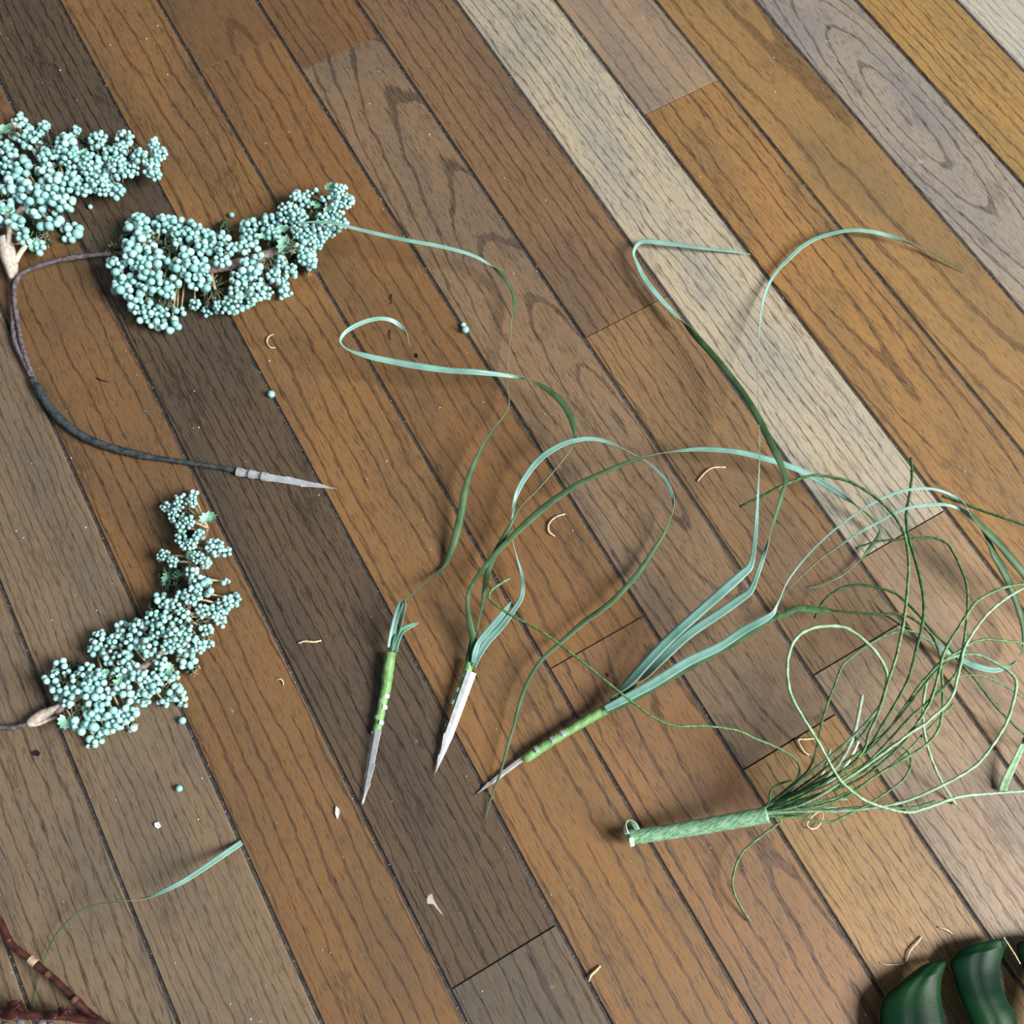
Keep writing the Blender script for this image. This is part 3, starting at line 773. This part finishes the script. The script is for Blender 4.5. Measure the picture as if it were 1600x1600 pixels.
g3 = empty('grass_pick', 'thick green-taped pick with pale mint blades fanning toward the string bundle', 'grass pick')
tape_tube(g3, [(821, 1185, 4, 13), (826, 1182, 4.5, 16), (850, 1166, 5, 16), (880, 1147, 5.5, 15.5), (915, 1126, 6, 17), (945, 1109, 7, 17), (962, 1100, 8, 17)])
steel_pick(g3, (824, 1180), (741, 1243), 8, [(.72, 1), (.4, 1)], .8, .35, 3.4, .5)
for tt in (.14, .34, .47):
    prong(g3, (822, 1184), (945, 1109), tt, 8.0, 5.3, -65, 20, 6)
ribbon('blade', [(955, 1095, 10, 9, 170), (968, 1080, 12, 12, 60), (985, 1064, 14, 16, 30), (1015, 1031, 19, 16, 20), (1050, 995, 24, 15, 15), (1100, 950, 30, 14, 10), (1135, 919, 34, 14, 5), (1160, 897, 36, 12, 5), (1171, 886, 37, 10, 10), (1176, 870, 38, 7, 20), (1180, 840, 39, 6, 10), (1182, 815, 39, 5, 0),
                 (1185, 761, 38, 4, -50), (1187, 712, 36, 3, -60), (1187, 680, 34, 3, -70), (1186, 637, 23, 3, -80), (1184, 590, 18, 3, -80), (1185, 540, 13, 3, -70), (1190, 482, 7, 4, -40), (1200, 447, 4, 4, -20), (1217, 420, 4, 5, 0), (1235, 402, 5, 6, 0), (1255, 384, 6, 6, 0), (1282, 370, 7, 6, 0),
                 (1325, 360, 8, 6, 0), (1362, 362, 7, 6, -10), (1400, 372, 6, 5, -60), (1440, 388, 4, 4, -130), (1470, 404, 3, 3, -160), (1508, 426, 1, 1, -160)], g3, 5, .14)
ribbon('blade', [(962, 1098, 9, 8, 160), (982, 1078, 11, 12, 150), (1005, 1060, 14, 14, 60), (1037, 1027, 19, 15, 25), (1075, 992, 24, 14, 10), (1125, 958, 29, 13, 5), (1155, 937, 32, 12, 5), (1172, 924, 34, 9, 10), (1181, 904, 35, 7, 20), (1192, 872, 37, 6, 10), (1205, 831, 40, 5, 120), (1214, 800, 42, 6, 150),
                 (1221, 777, 43, 7, 160), (1228, 751, 44, 7, 165), (1221, 727, 43, 9, 170), (1210, 704, 41, 10, 175), (1197, 677, 33, 10, 180), (1185, 652, 29, 10, 180), (1160, 612, 22, 9, 180), (1125, 567, 16, 9, 190), (1087, 525, 11, 9, 215), (1055, 492, 8, 8, 330), (1030, 465, 7, 8, 350),
                 (1007, 435, 7, 7, 360), (994, 408, 7, 6, 330), (990, 395, 7, 5, 320), (996, 382, 7, 5, 340), (1008, 377, 7, 7, 360), (1030, 379, 7, 8, 360), (1062, 383, 6, 6, 360), (1100, 388, 5, 5, 360), (1145, 393, 3, 4, 360), (1172, 397, 3, 1, 360)], g3, 5, .14)
ribbon('blade', [(945, 1108, 11, 10, 0), (965, 1098, 12, 12, 0), (987, 1086, 13, 13, 0), (1025, 1065, 16, 14, 0), (1075, 1034, 19, 14, 0), (1125, 1010, 22, 12, 0), (1162, 985, 24, 12, 0), (1190, 970, 26, 10, 0), (1207, 959, 27, 7, -10), (1213, 948, 28, 4, -30), (1220, 933, 29, 1.9, -40), (1231, 908, 32, 1.9, -30), (1254, 877, 36, 2.5, -10),
                 (1278, 851, 40, 2.5, 0), (1306, 826, 43, 2.5, 0), (1343, 799, 46, 2.5, 0), (1372, 782, 48, 3.1, 0), (1400, 770, 49, 3.7, 0), (1421, 765, 49, 3.7, 0), (1446, 763, 48, 3.7, 0), (1470, 767, 46, 3.7, -10), (1491, 776, 44, 3.7, -40), (1506, 788, 42, 7, -100), (1519, 804, 39, 9, -150),
                 (1535, 822, 36, 11, -165), (1559, 847, 31, 12, -180), (1584, 877, 26, 12, -190), (1602, 900, 22, 11, -190), (1640, 960, 12, 8, -190), (1660, 1000, 5, 3, -190)], g3, 5, .18)
ribbon('blade', [(948, 1110, 9, 8, 170), (970, 1104, 10, 8, 170), (1040, 1064, 14, 9, 170), (1100, 1030, 18, 9, 170), (1160, 997, 22, 9, 170), (1196, 972, 25, 7, 160), (1212, 953, 27, 4, 120), (1224, 931, 29, 1.9, 110), (1262, 891, 34, 2.5, 60), (1286, 870, 37, 2.5, 60), (1312, 852, 39, 2.5, 30), (1343, 832, 41, 3.1, 0), (1372, 816, 42, 3.1, 0),
                 (1397, 802, 43, 3.7, 0), (1421, 793, 43, 3.7, 0), (1446, 789, 42, 4.3, 0), (1470, 788, 41, 4.3, 0), (1494, 793, 39, 4.3, -20), (1516, 806, 36, 7, -60), (1532, 824, 33, 7, -130), (1545, 845, 30, 9, -160), (1553, 865, 27, 12, -170), (1564, 884, 24, 13, -175), (1576, 908, 21, 12, -175), (1587, 936, 17, 11, -175),
                 (1594, 958, 14, 10, -175), (1599, 980, 12, 8, -175), (1600, 1008, 10, 6, -170), (1592, 1027, 9, 4, -110), (1581, 1038, 8, 4, -40), (1570, 1043, 8, 6, 0), (1552, 1047, 8, 9, 0), (1524, 1041, 8, 10, 0), (1506, 1033, 7, 9, 0), (1476, 1015, 7, 9, -10), (1458, 1004, 6, 8, -20),
                 (1439, 994, 6, 8, -60), (1421, 983, 5, 6, -110), (1401, 972, 4, 4, -130), (1379, 957, 2.5, 3, -150), (1361, 937, 1, 1, -160)], g3, 5, .18)

# ------------------------------------------------------------------ bundle of twisted strings
sb = empty('string_bundle', 'bundle of loose twisted green strings spraying out of a wrapped green stem', 'string bundle')
pts, c = path3([(984, 1308, 8), (1010, 1305, 9.5), (1050, 1299, 12), (1100, 1291, 15.5), (1150, 1282, 19), (1200, 1273, 23)], 8)
rad = [pxs(q[0], q[1]) * .5 * (23 + (q[0] - 984) * .008 + .5 * math.sin(i * 1.3)) for i, q in enumerate(c)]
pts = [Vector((p.x, p.y, max(p.z, r + .0002))) for p, r in zip(pts, rad)]
so = tube('stem_wrap', pts, rad, STEMG, sb, 14, .85, 0)
# the loose curl of wrap at the cut end
ribbon('wrap_curl', [(996, 1297, 15, 8, 30), (990, 1288, 16, 9, 40), (982, 1284, 15, 9, 70), (978, 1292, 13, 9, 110), (980, 1304, 9, 9, 150), (986, 1314, 6, 8, 170), (990, 1321, 4, 5, 180)], sb, 6, .1,
       [STEMG, CUT, CUT], .0005)
ribbon('wrap_curl', [(986, 1309, 13, 7, 0), (987, 1316, 11, 8, 0), (988, 1323, 8, 6, 0)], sb, 5, .1, [CUT, STEMG, CUT], .0005)


def string(ctrl, hm, mat=STRING, dia=6.0, h_end=2.0, h0=23.0, taper=False):
    """ctrl pixels from the stem outward; heights rise from h0 by hm in an arch down to h_end"""
    base = [(1196, ctrl[0][1])] if False else []
    d = [0.0]
    for a, b in zip(ctrl[:-1], ctrl[1:]):
        d.append(d[-1] + math.hypot(b[0] - a[0], b[1] - a[1]))
    q = []
    for (x, y), s in zip(ctrl, d):
        t = s / d[-1]
        q.append((x, y, h0 * (1 - t) + h_end * t + hm * math.sin(math.pi * t) ** .9))
    pts, c = path3(q, 6)
    rad = []
    for i, e in enumerate(c):
        r = dia * .40 * pxs(e[0], e[1]) * (1 + .08 * math.sin(i * 1.7))
        if taper:
            r *= 1 - .6 * i / len(c)
        rad.append(r)
    pts = [Vector((p.x, p.y, max(p.z, r + .0001))) for p, r in zip(pts, rad)]
    return tube('string', pts, rad, mat, sb, 8, .86, 420)


def S0(j):
    return (1194, 1266 + j)


string([S0(-4), (1225, 1245), (1244, 1220), (1250, 1205), (1246, 1190), (1232, 1178), (1212, 1167), (1180, 1154), (1150, 1141), (1100, 1134), (1055, 1134), (1020, 1120), (975, 1087), (932, 1052), (875, 1007), (835, 980), (800, 962), (776, 946), (764, 934), (768, 922), (780, 913), (797, 903)], 18, STRING, 5.6, 20)
string([S0(-2), (1242, 1228), (1276, 1199), (1331, 1152), (1370, 1110), (1382, 1083), (1386, 1062), (1384, 1046), (1372, 1024), (1352, 1002), (1324, 982), (1297, 978), (1268, 982), (1246, 995), (1234, 1017), (1230, 1044), (1235, 1083), (1254, 1120), (1280, 1162), (1309, 1214), (1331, 1236), (1359, 1254), (1414, 1269), (1449, 1262), (1479, 1251), (1504, 1244), (1545, 1240), (1600, 1236), (1640, 1232)], 32, STRINGP, 6.6, 12)
string([S0(-5), (1235, 1228), (1262, 1204), (1275, 1173), (1284, 1130), (1294, 1097), (1304, 1072), (1313, 1047), (1324, 1032), (1355, 1009), (1379, 995), (1404, 987), (1425, 986), (1445, 997), (1461, 1008)], 14, STRING, 5, 8)
string([(1273, 966), (1282, 947), (1294, 932), (1317, 918), (1342, 914), (1372, 918), (1400, 928), (1421, 946), (1439, 965), (1457, 987), (1479, 1008), (1497, 1031), (1512, 1048), (1531, 1070), (1552, 1099), (1579, 1127), (1598, 1145), (1630, 1175)], 18, STRINGD, 5.5, 6, 6)
string([S0(0), (1260, 1262), (1317, 1246), (1372, 1210), (1421, 1181), (1449, 1162), (1465, 1142), (1471, 1122), (1473, 1094), (1471, 1045), (1469, 1026), (1462, 1004), (1453, 990), (1439, 976), (1421, 964), (1401, 959), (1373, 960), (1331, 957), (1290, 953)], 24, STRING, 5.6, 10)
ribbon('string_end', [(1300, 954, 11, 6, 170), (1276, 953, 11, 10, 175), (1258, 951, 11, 11, 180), (1242, 952, 11, 10, 180), (1226, 960, 11, 9, 185), (1208, 967, 10, 8, 190), (1190, 976, 9, 4, 190)], sb, 5, .2, [STRINGP, STRINGD, STRING], .0005)
string([S0(-3), (1240, 1240), (1280, 1222), (1325, 1200), (1359, 1165), (1380, 1131), (1401, 1096), (1420, 1059), (1431, 1017), (1438, 990), (1443, 963), (1443, 935), (1439, 911), (1431, 879), (1420, 841), (1416, 814), (1417, 795), (1421, 773), (1425, 741), (1423, 716)], 26, STRINGD, 6, 24)
string([S0(-1), (1240, 1245), (1290, 1222), (1335, 1190), (1352, 1167), (1357, 1148), (1366, 1128), (1378, 1098), (1387, 1066), (1399, 1031), (1407, 997), (1413, 965), (1418, 920), (1420, 879), (1416, 846), (1410, 827), (1397, 806), (1373, 781), (1335, 756), (1306, 747), (1270, 743), (1228, 756), (1189, 776), (1156, 792)], 34, STRING, 6, 30)
string([S0(1), (1250, 1250), (1300, 1232), (1350, 1196), (1380, 1167), (1407, 1137), (1425, 1118), (1454, 1094), (1480, 1068), (1494, 1052), (1500, 1031), (1505, 1011), (1508, 990), (1511, 962), (1512, 928), (1508, 905), (1501, 887), (1491, 866), (1478, 848), (1454, 840), (1411, 843), (1372, 846), (1337, 857)], 30, STRING, 5.4, 12)
string([S0(2), (1250, 1256), (1320, 1222), (1380, 1175), (1421, 1145), (1446, 1110), (1456, 1090), (1465, 1059), (1473, 1026), (1483, 1004), (1497, 982), (1511, 960), (1524, 942), (1545, 928), (1572, 917), (1599, 912), (1640, 900), (1660, 870), (1640, 838), (1600, 820), (1568, 809), (1535, 798), (1503, 786), (1472, 775)], 34, STRING, 5.8, 20)
string([S0(3), (1255, 1256), (1330, 1212), (1400, 1162), (1421, 1146), (1445, 1131), (1462, 1116), (1476, 1104), (1489, 1085), (1495, 1062), (1501, 1038), (1505, 1018), (1511, 1004), (1524, 983), (1545, 957), (1572, 935), (1599, 919), (1640, 900)], 30, STRINGP, 5.6, 22)
string([S0(0), (1245, 1238), (1320, 1190), (1380, 1148), (1407, 1114), (1432, 1077), (1449, 1057), (1465, 1040), (1476, 1031), (1497, 1018), (1512, 1008), (1528, 1001), (1545, 999), (1572, 1002), (1600, 1006), (1640, 1030), (1640, 1090), (1610, 1140), (1599, 1162)], 22, STRING, 5.4, 10)
ribbon('string_end', [(1610, 1138, 10, 6, 0), (1599, 1162, 10, 8, 0), (1589, 1183, 8, 9, 0), (1579, 1204, 6, 11, 0), (1571, 1221, 4, 12, 0), (1566, 1236, 2, 13, 0)], sb, 5, .2, [STRINGP, STRINGD, STRINGD], .0005)
string([S0(5), (1240, 1268), (1330, 1266), (1394, 1257), (1428, 1247), (1462, 1232), (1497, 1214), (1528, 1193), (1552, 1163), (1570, 1134), (1579, 1112), (1586, 1085), (1588, 1070), (1584, 1057), (1572, 1046), (1552, 1034), (1531, 1024), (1511, 1022), (1490, 1026), (1469, 1035), (1457, 1048), (1448, 1067), (1443, 1094), (1442, 1122), (1445, 1149), (1451, 1173), (1460, 1197), (1471, 1221), (1484, 1243), (1493, 1257)], 30, STRINGP, 6, 1)
string([S0(8), (1228, 1277), (1249, 1277), (1276, 1283), (1297, 1284), (1311, 1280), (1338, 1266), (1363, 1253), (1400, 1228), (1414, 1215), (1422, 1200), (1423, 1185), (1417, 1172), (1405, 1169), (1385, 1180), (1350, 1205), (1310, 1228)], 8, STRING, 5, 14)
string([S0(1), (1250, 1244), (1310, 1218), (1360, 1186), (1400, 1146), (1430, 1115), (1465, 1080), (1480, 1066), (1498, 1057), (1518, 1055), (1538, 1057), (1559, 1066), (1579, 1077), (1600, 1091), (1640, 1120)], 22, STRING, 4, 6)
string([S0(8), (1221, 1281), (1207, 1293), (1190, 1306), (1160, 1332), (1147, 1362), (1145, 1387), (1155, 1412), (1172, 1440)], 2, STRING, 5, 1.5, 12)
string([S0(-4), (1240, 1243), (1275, 1228), (1306, 1199), (1317, 1184), (1330, 1159), (1338, 1132), (1343, 1108), (1347, 1087)], 10, CUT, 7.5, 26)
string([S0(-3), (1240, 1247), (1280, 1230), (1312, 1207), (1328, 1185), (1341, 1159)], 6, CUT, 7, 22)
string([S0(-2), (1225, 1262), (1249, 1249), (1269, 1228), (1282, 1212), (1289, 1199), (1297, 1171)], 6, CUT, 6.5, 24)
string([S0(4), (1230, 1262), (1290, 1250), (1322, 1249)], 5, STRINGP, 6, 16)
string([S0(5), (1225, 1266), (1249, 1259), (1308, 1263)], 4, STRINGP, 7, 14)
string([S0(6), (1235, 1268), (1270, 1267), (1308, 1268)], 4, STRINGP, 7, 13)
string([S0(7), (1240, 1273), (1300, 1265), (1360, 1261), (1420, 1262), (1460, 1252)], 6, STRINGD, 6, 4)
string([S0(-5), (1202, 1252), (1204, 1238), (1212, 1228), (1226, 1222), (1238, 1220)], 6, STRINGD, 5, 16)
string([S0(2), (1250, 1252), (1330, 1224), (1380, 1190), (1420, 1150), (1445, 1112), (1460, 1075), (1470, 1040)], 16, STRINGD, 5.4, 14)
string([S0(4), (1250, 1262), (1330, 1236), (1400, 1190), (1440, 1150), (1470, 1120), (1490, 1100)], 10, STRING, 5.2, 6)
string([S0(0), (1240, 1250), (1300, 1215), (1360, 1170), (1405, 1120), (1440, 1075), (1466, 1045), (1510, 1012)], 26, STRINGD, 5, 18)
string([S0(-1), (1235, 1240), (1290, 1200), (1345, 1150), (1368, 1112)], 9, STRINGD, 5, 18)

# ------------------------------------------------------------------ lone blade, red stem, monstera leaf
lonely = ribbon('grass_strand', [(378, 1316, 1, 9, 0), (350, 1335, 5, 9, 0), (325, 1352, 9, 8.5, 0), (287, 1377, 13, 7.5, 0), (250, 1395, 14, 6, -20), (225, 1404, 14, 4.5, -60), (200, 1408, 13, 3, -100), (175, 1409, 12, 2.2, -130), (150, 1413, 11, 2.2, -140), (125, 1423, 9, 2.4, -150),
                                (100, 1445, 7, 2.6, -160), (82, 1470, 5, 2.4, -165), (70, 1500, 3, 2.2, -165), (60, 1537, 2, 2, -165), (51, 1572, 1, 1, -165)], None, 6, .25)
tag(lonely, 'single pale mint grass blade lying alone near the red stems', 'grass blade')

rs_ = empty('red_branch', 'dark red jointed plant stems with ragged bracts cut off by the lower left corner', 'branch')
pts, c = path3([(-30, 1400, 8), (0, 1440, 8), (12, 1466, 8), (20, 1478, 8), (50, 1502, 7.5), (82, 1528, 7), (117, 1562, 6), (140, 1584, 5), (165, 1604, 4.5), (200, 1640, 4)], 6)
tube('stem', pts, [pxs(50, 1500) * (5.4 + (1.1 if i % 12 < 3 else 0) + .01 * i) for i in range(len(pts))], REDSTEM, rs_, 10)
for (x, y, dx, dy, w_) in ((51, 1502, 5, 4, 7.2), (75, 1524, 3, 2.5, 6.6), (19, 1477, 2.5, 2.5, 6.4), (117, 1562, 2, 2, 6.6)):
    p, _ = path3([(x - dx, y - dy, 7.6), (x, y, 7.6), (x + dx, y + dy, 7.4)], 3)
    tube('stem_node', p, pxs(x, y) * w_, NODE if x == 51 else NODE2, rs_, 10)
pts, c = path3([(-60, 1578, 9), (0, 1581, 9), (37, 1585, 9), (75, 1586, 8), (120, 1591, 7), (155, 1599, 6), (200, 1620, 5)], 6)
tube('stem', pts, [pxs(50, 1590) * (8 - .07 * i + .8 * math.sin(i * 1.1)) for i in range(len(pts))], REDSTEM, rs_, 10)
for (x, y, ax, ay, w_) in ((12, 1576, 22, -12, 14), (40, 1580, -14, -14, 12), (92, 1583, 14, -9, 12), (110, 1585, -12, -6, 9), (5, 1584, 24, 8, 12), (70, 1586, 20, 5, 9)):
    ribbon('bract', [(x, y, 12, w_, 20), (x + ax * .4, y + ay * .4, 14, w_ * 1.1, 10), (x + ax * .8, y + ay * .8, 14, w_ * .6, 0), (x + ax, y + ay, 13, 1, 0)], rs_, 4, .4, [BRACT, BRACT, BRACT], .0004)
for (x, y) in ((32, 1596), (66, 1598), (80, 1602), (10, 1602)):
    p, _ = path3([(x - 7, y - 2, 8), (x - 3, y - 1, 9), (x + 3, y + 1, 9), (x + 8, y + 3, 8)], 4)
    n_ = len(p)
    tube('bud', p, [pxs(x, y) * (1.2 + 4.2 * math.sin(math.pi * i / (n_ - 1))) for i in range(n_)], BLUISH, rs_, 8)

ml = empty('monstera_leaf', 'glossy dark green split leaf poking into the lower right corner', 'leaf')


def lobe(left, right, hbase, bulge, name='leaf_lobe'):
    """grid between two pixel outlines, each given tip -> base with the same count; (x, y, h_mm)"""
    l = catmull([tuple(map(float, q)) for q in left], 7); r = catmull([tuple(map(float, q)) for q in right], 7)
    n = len(l); m = 12; V = []; F = []; fm = []
    for i in range(n):
        t = i / (n - 1)
        for k in range(m + 1):
            s = k / m
            x = l[i][0] * (1 - s) + r[i][0] * s; y = l[i][1] * (1 - s) + r[i][1] * s; h = l[i][2] * (1 - s) + r[i][2] * s
            prof = math.sin(math.pi * s) ** .8 + .05 * math.sin(3 * math.pi * s) - .16 * math.exp(-((s - .52) / .06) ** 2)
            h = h * .55 + bulge * prof * min(1, t * 3.5)
            V.append(P(x, y, h / 1000))
    top = len(V)
    V += [v - Vector((0, 0, .0006)) for v in V]
    for i in range(n - 1):
        for k in range(m):
            a = i * (m + 1) + k; b = a + m + 1
            F.append((a, b, b + 1, a + 1)); fm.append(0)
            F.append((top + a, top + a + 1, top + b + 1, top + b)); fm.append(0)
    bnd = [i * (m + 1) for i in range(n)] + [(n - 1) * (m + 1) + k for k in range(1, m + 1)] + [i * (m + 1) + m for i in range(n - 2, -1, -1)] + list(range(m - 1, 0, -1))
    for i, a in enumerate(bnd):
        b = bnd[(i + 1) % len(bnd)]
        F.append((a, top + a, top + b, b)); fm.append(1)
    return mesh_obj(name, V, F, [MONST, LEAFEDGE], ml, True, fm)


lobe([(1472, 1499, 13), (1446, 1506, 14), (1420, 1524, 15), (1395, 1544, 16), (1379, 1562, 16), (1374, 1590, 17), (1380, 1630, 17), (1420, 1690, 17), (1500, 1760, 17)],
     [(1475, 1500, 13), (1479, 1503, 14), (1475, 1517, 15), (1471, 1532, 16), (1470, 1555, 17), (1474, 1580, 18), (1480, 1604, 19), (1500, 1660, 19), (1540, 1740, 18)], 14, 3.2)
lobe([(1540, 1471, 15), (1505, 1480, 15), (1490, 1494, 15), (1484, 1504, 16), (1489, 1524, 17), (1496, 1549, 18), (1507, 1577, 19), (1520, 1612, 19), (1552, 1730, 18)],
     [(1545, 1470, 15), (1570, 1467, 14), (1573, 1476, 13), (1568, 1490, 13), (1562, 1515, 14), (1566, 1540, 16), (1574, 1562, 18), (1590, 1604, 19), (1580, 1720, 18)], 15, 3.2)
lobe([(1625, 1464, 16), (1605, 1468, 16), (1591, 1472, 16), (1588, 1480, 16), (1592, 1499, 17), (1602, 1520, 18), (1612, 1550, 19), (1612, 1620, 19), (1592, 1720, 18)],
     [(1628, 1464, 16), (1655, 1466, 15), (1670, 1476, 14), (1672, 1495, 14), (1668, 1520, 15), (1660, 1550, 17), (1650, 1600, 18), (1640, 1650, 18), (1610, 1730, 18)], 16, 3.2)
pts, _ = path3([(1490, 1765, 16), (1540, 1742, 17), (1575, 1726, 18), (1620, 1715, 17), (1700, 1700, 6)], 6)
tube('midrib', pts, pxs(1560, 1700) * 6, LEAFEDGE, ml, 8)

# ------------------------------------------------------------------ loose berries
rl = random.Random(5)


def loose(x, y, dpx, label, extra=None):
    r = dpx * .5 * pxs(x, y)
    o = bpy.data.objects.new('loose_berry', bmesh_me); COL.objects.link(o)
    p = P(x, y, r); o.location = (p.x, p.y, r); o.scale = (r, r, r); o.rotation_euler = (rl.random(), rl.random(), 0)
    tag(o, label, 'berry', 'fallen berries on the floor')
    return o


loose(424, 616, 11, 'lone fallen aqua berry on a seam below the middle berry head')
loose(362, 336, 8, 'tiny fallen aqua berry just above the middle berry head')
loose(285, 1126, 12, 'fallen aqua berry right beside the lower berry head')
loose(280, 1232, 11, 'fallen aqua berry between the lower berry head and the lone grass blade')
loose(141, 323, 7, 'tiny fallen pale berry between the two upper berry heads')
loose(724, 508, 8, 'smaller berry of a touching pair on the seam right of the curled grass tip')
loose(727, 515, 11, 'larger berry of a touching pair on the seam right of the curled grass tip')


# ------------------------------------------------------------------ litter on the boards
def bit(name, ctrl, dpx, mat, label, cat, group=None, h=.0):
    q = []
    r = dpx * .5 * pxs(*ctrl[0][:2])
    pts, c = path3([(a, b, r * 1000 + h + (.6 if 0 < i < len(ctrl) - 1 else 0)) for i, (a, b) in enumerate(ctrl)], 5)
    n_ = len(pts)
    rad = [r * (.55 + .45 * math.sin(math.pi * min(max(i / (n_ - 1), .12), .88)) + .12 * math.sin(i * 2.3)) for i in range(n_)]
    pts = [Vector((p.x, p.y, max(p.z, k + .0001))) for p, k in zip(pts, rad)]
    o = tube(name, pts, rad, mat, None, 6, .8, 200)
    return tag(o, label, cat, group)


GS = 'straw-coloured bits on the boards'
bit('straw_curl', [(428, 522), (420, 526), (417, 535), (423, 543), (430, 543)], 2.5, STRAW, 'thin straw curl lying below the middle berry head', 'straw', GS)
bit('straw_piece', [(466, 1005), (476, 1002), (490, 1003), (502, 1001)], 4, STRAW, 'short straight straw bit between lower berry head and taped pick', 'straw', GS)
bit('straw_curl', [(432, 1062), (438, 1061), (442, 1065), (443, 1071)], 2.6, STRAW, 'tiny hooked straw shaving right of the lower berry head', 'straw', GS)
bit('straw_curl', [(883, 803), (868, 808), (858, 818), (857, 829), (861, 834), (867, 838)], 3, STRAW, 'bright C-shaped straw curl beside the dark green blades', 'straw', GS)
bit('straw_piece', [(1134, 730), (1113, 731), (1101, 739), (1090, 752)], 3, STRAW, 'bent straw bit below the arching mint blade', 'straw', GS)
bit('straw_piece', [(938, 1509), (932, 1516), (925, 1522), (922, 1527), (920, 1533)], 5, STRAW, 'thick straw stub near the bottom centre seam', 'straw', GS)
bit('straw_fibre', [(1375, 1504), (1385, 1507), (1398, 1507), (1412, 1506)], 2, STRAW, 'faint straw hair just left of the glossy leaf', 'straw', GS)
bit('straw_fibre', [(1440, 1463), (1435, 1471), (1428, 1478), (1421, 1487), (1418, 1496), (1415, 1502)], 3.4, STRAW, 'knotty straw fibre above the first lobe of the glossy leaf', 'straw', GS)
bit('straw_fibre', [(1466, 1449), (1474, 1451), (1481, 1454), (1488, 1459)], 3, STRAW, 'short straw fibre above the gap of the glossy leaf', 'straw', GS)
bit('straw_piece', [(1272, 1154), (1260, 1155), (1247, 1156), (1250, 1165), (1256, 1174), (1264, 1180)], 4.5, STRAW, 'frayed straw hook behind the string bundle', 'straw', GS)
bit('thread_loop', [(1281, 1268), (1270, 1275), (1261, 1287), (1265, 1294), (1275, 1294), (1283, 1284), (1286, 1274), (1285, 1266)], 2.8, STRAW, 'small cream thread loop under the string bundle', 'thread', None, 1.0)
bit('thread', [(1568, 1464), (1577, 1478), (1586, 1492), (1594, 1506)], 3, STRAW, 'cream thread lying across the gap in the glossy leaf', 'thread', None, 9)
bit('hair', [(612, 459), (611, 467), (612, 475)], 1.6, CRUMB, 'short black hair above the curled grass tip', 'hair', 'black hairs by the curled grass tip')
bit('hair', [(610, 515), (609, 523), (610, 531)], 1.6, CRUMB, 'short black hair inside the curled grass tip', 'hair', 'black hairs by the curled grass tip')
bit('hair', [(551, 589), (558, 594), (570, 596)][0:0] or [(150, 590), (159, 594), (170, 597)], 1.8, CRUMB, 'short dark hair on the board inside the looping wire', 'hair')


def chip(name, outline, h, mat, label, cat):
    """small flake: outline in pixels, given real thickness"""
    V = [P(a, b, .0001) for a, b in outline]; n_ = len(V); cx = sum((v for v in V), Vector()) / n_
    T = [Vector((v.x, v.y, h / 1000)) * 1 for v in V]
    T = [cx + (t - cx) * .88 + Vector((0, 0, h / 1000 * (.0 if i % 2 else .25))) for i, t in enumerate(T)]
    T = [Vector((t.x, t.y, max(t.z, h / 1000 * .7))) for t in T]
    F = [tuple(range(n_, 2 * n_))] + [tuple(range(n_ - 1, -1, -1))] + [(i, (i + 1) % n_, n_ + (i + 1) % n_, n_ + i) for i in range(n_)]
    o = mesh_obj(name, V + T, F, mat, None, False)
    return tag(o, label, cat)


chip('plastic_chip', [(525, 1259), (530, 1264), (531, 1270), (527, 1280), (524, 1272)], 1.2, WHITE, 'white leaf-shaped flake below the first pick tip', 'flake')
chip('plastic_chip', [(242, 1286), (248, 1284), (252, 1291), (247, 1295), (243, 1292)], 1.3, WHITE, 'small greyish white crumb above the lone grass blade', 'flake')
chip('glue_smear', [(668, 1399), (675, 1396), (677, 1404), (683, 1416), (695, 1432), (688, 1427), (677, 1413), (667, 1412), (666, 1405)], .35, GLUE, 'dried pale glue smear below the steel pick tips', 'glue')
chip('dark_crumb', [(52, 1176), (59, 1172), (63, 1177), (60, 1182), (54, 1181)], 1.3, CRUMB, 'black crumb below the lower berry stem', 'crumb')
chip('dark_crumb', [(650, 552), (653, 554), (653, 559), (649, 559)], .9, CRUMB, 'tiny black crumb under the curled grass tip', 'crumb')
chip('red_crumb', [(948, 1052), (953, 1052), (952, 1056), (949, 1058)], .7, REDC, 'tiny dark red crumb above the thick taped pick', 'crumb')

# dust along the seams and on the boards
rd = random.Random(9); V = []; F = []


def speck(x, y, r, z=0.0):
    if any(abs(q.x - x) < .012 and abs(q.y - y) < .012 for q in BPOS):
        return   # nothing to see below the berry heads
    n0 = len(V)
    for dx, dy, dz in ((1, 0, 0), (-.5, .8, 0), (-.6, -.7, 0), (0, 0, .9)):
        V.append(Vector((x + dx * r * rd.uniform(.6, 1.3), y + dy * r * rd.uniform(.6, 1.3), z + dz * r)))
    F.extend([(n0, n0 + 1, n0 + 3), (n0 + 1, n0 + 2, n0 + 3), (n0 + 2, n0, n0 + 3), (n0 + 2, n0 + 1, n0)])


for i in range(2600):
    k = rd.randint(-5, 13); v = rd.uniform(-.25, .95)
    speck(k * W + rd.gauss(0, .0011), v, rd.choice((.00012, .00018, .00025, .0004)), .0 if rd.random() < .3 else -.0009)
for i in range(1500):
    speck(rd.uniform(-.2, .8), rd.uniform(-.25, .95), rd.choice((.0002, .0003, .0003, .0004, .0006)))
dust = mesh_obj('dust', V, F, WHITE, None, False)
tag(dust, 'scattered pale dust specks on the boards and along the seams', 'dust', None, 'stuff')
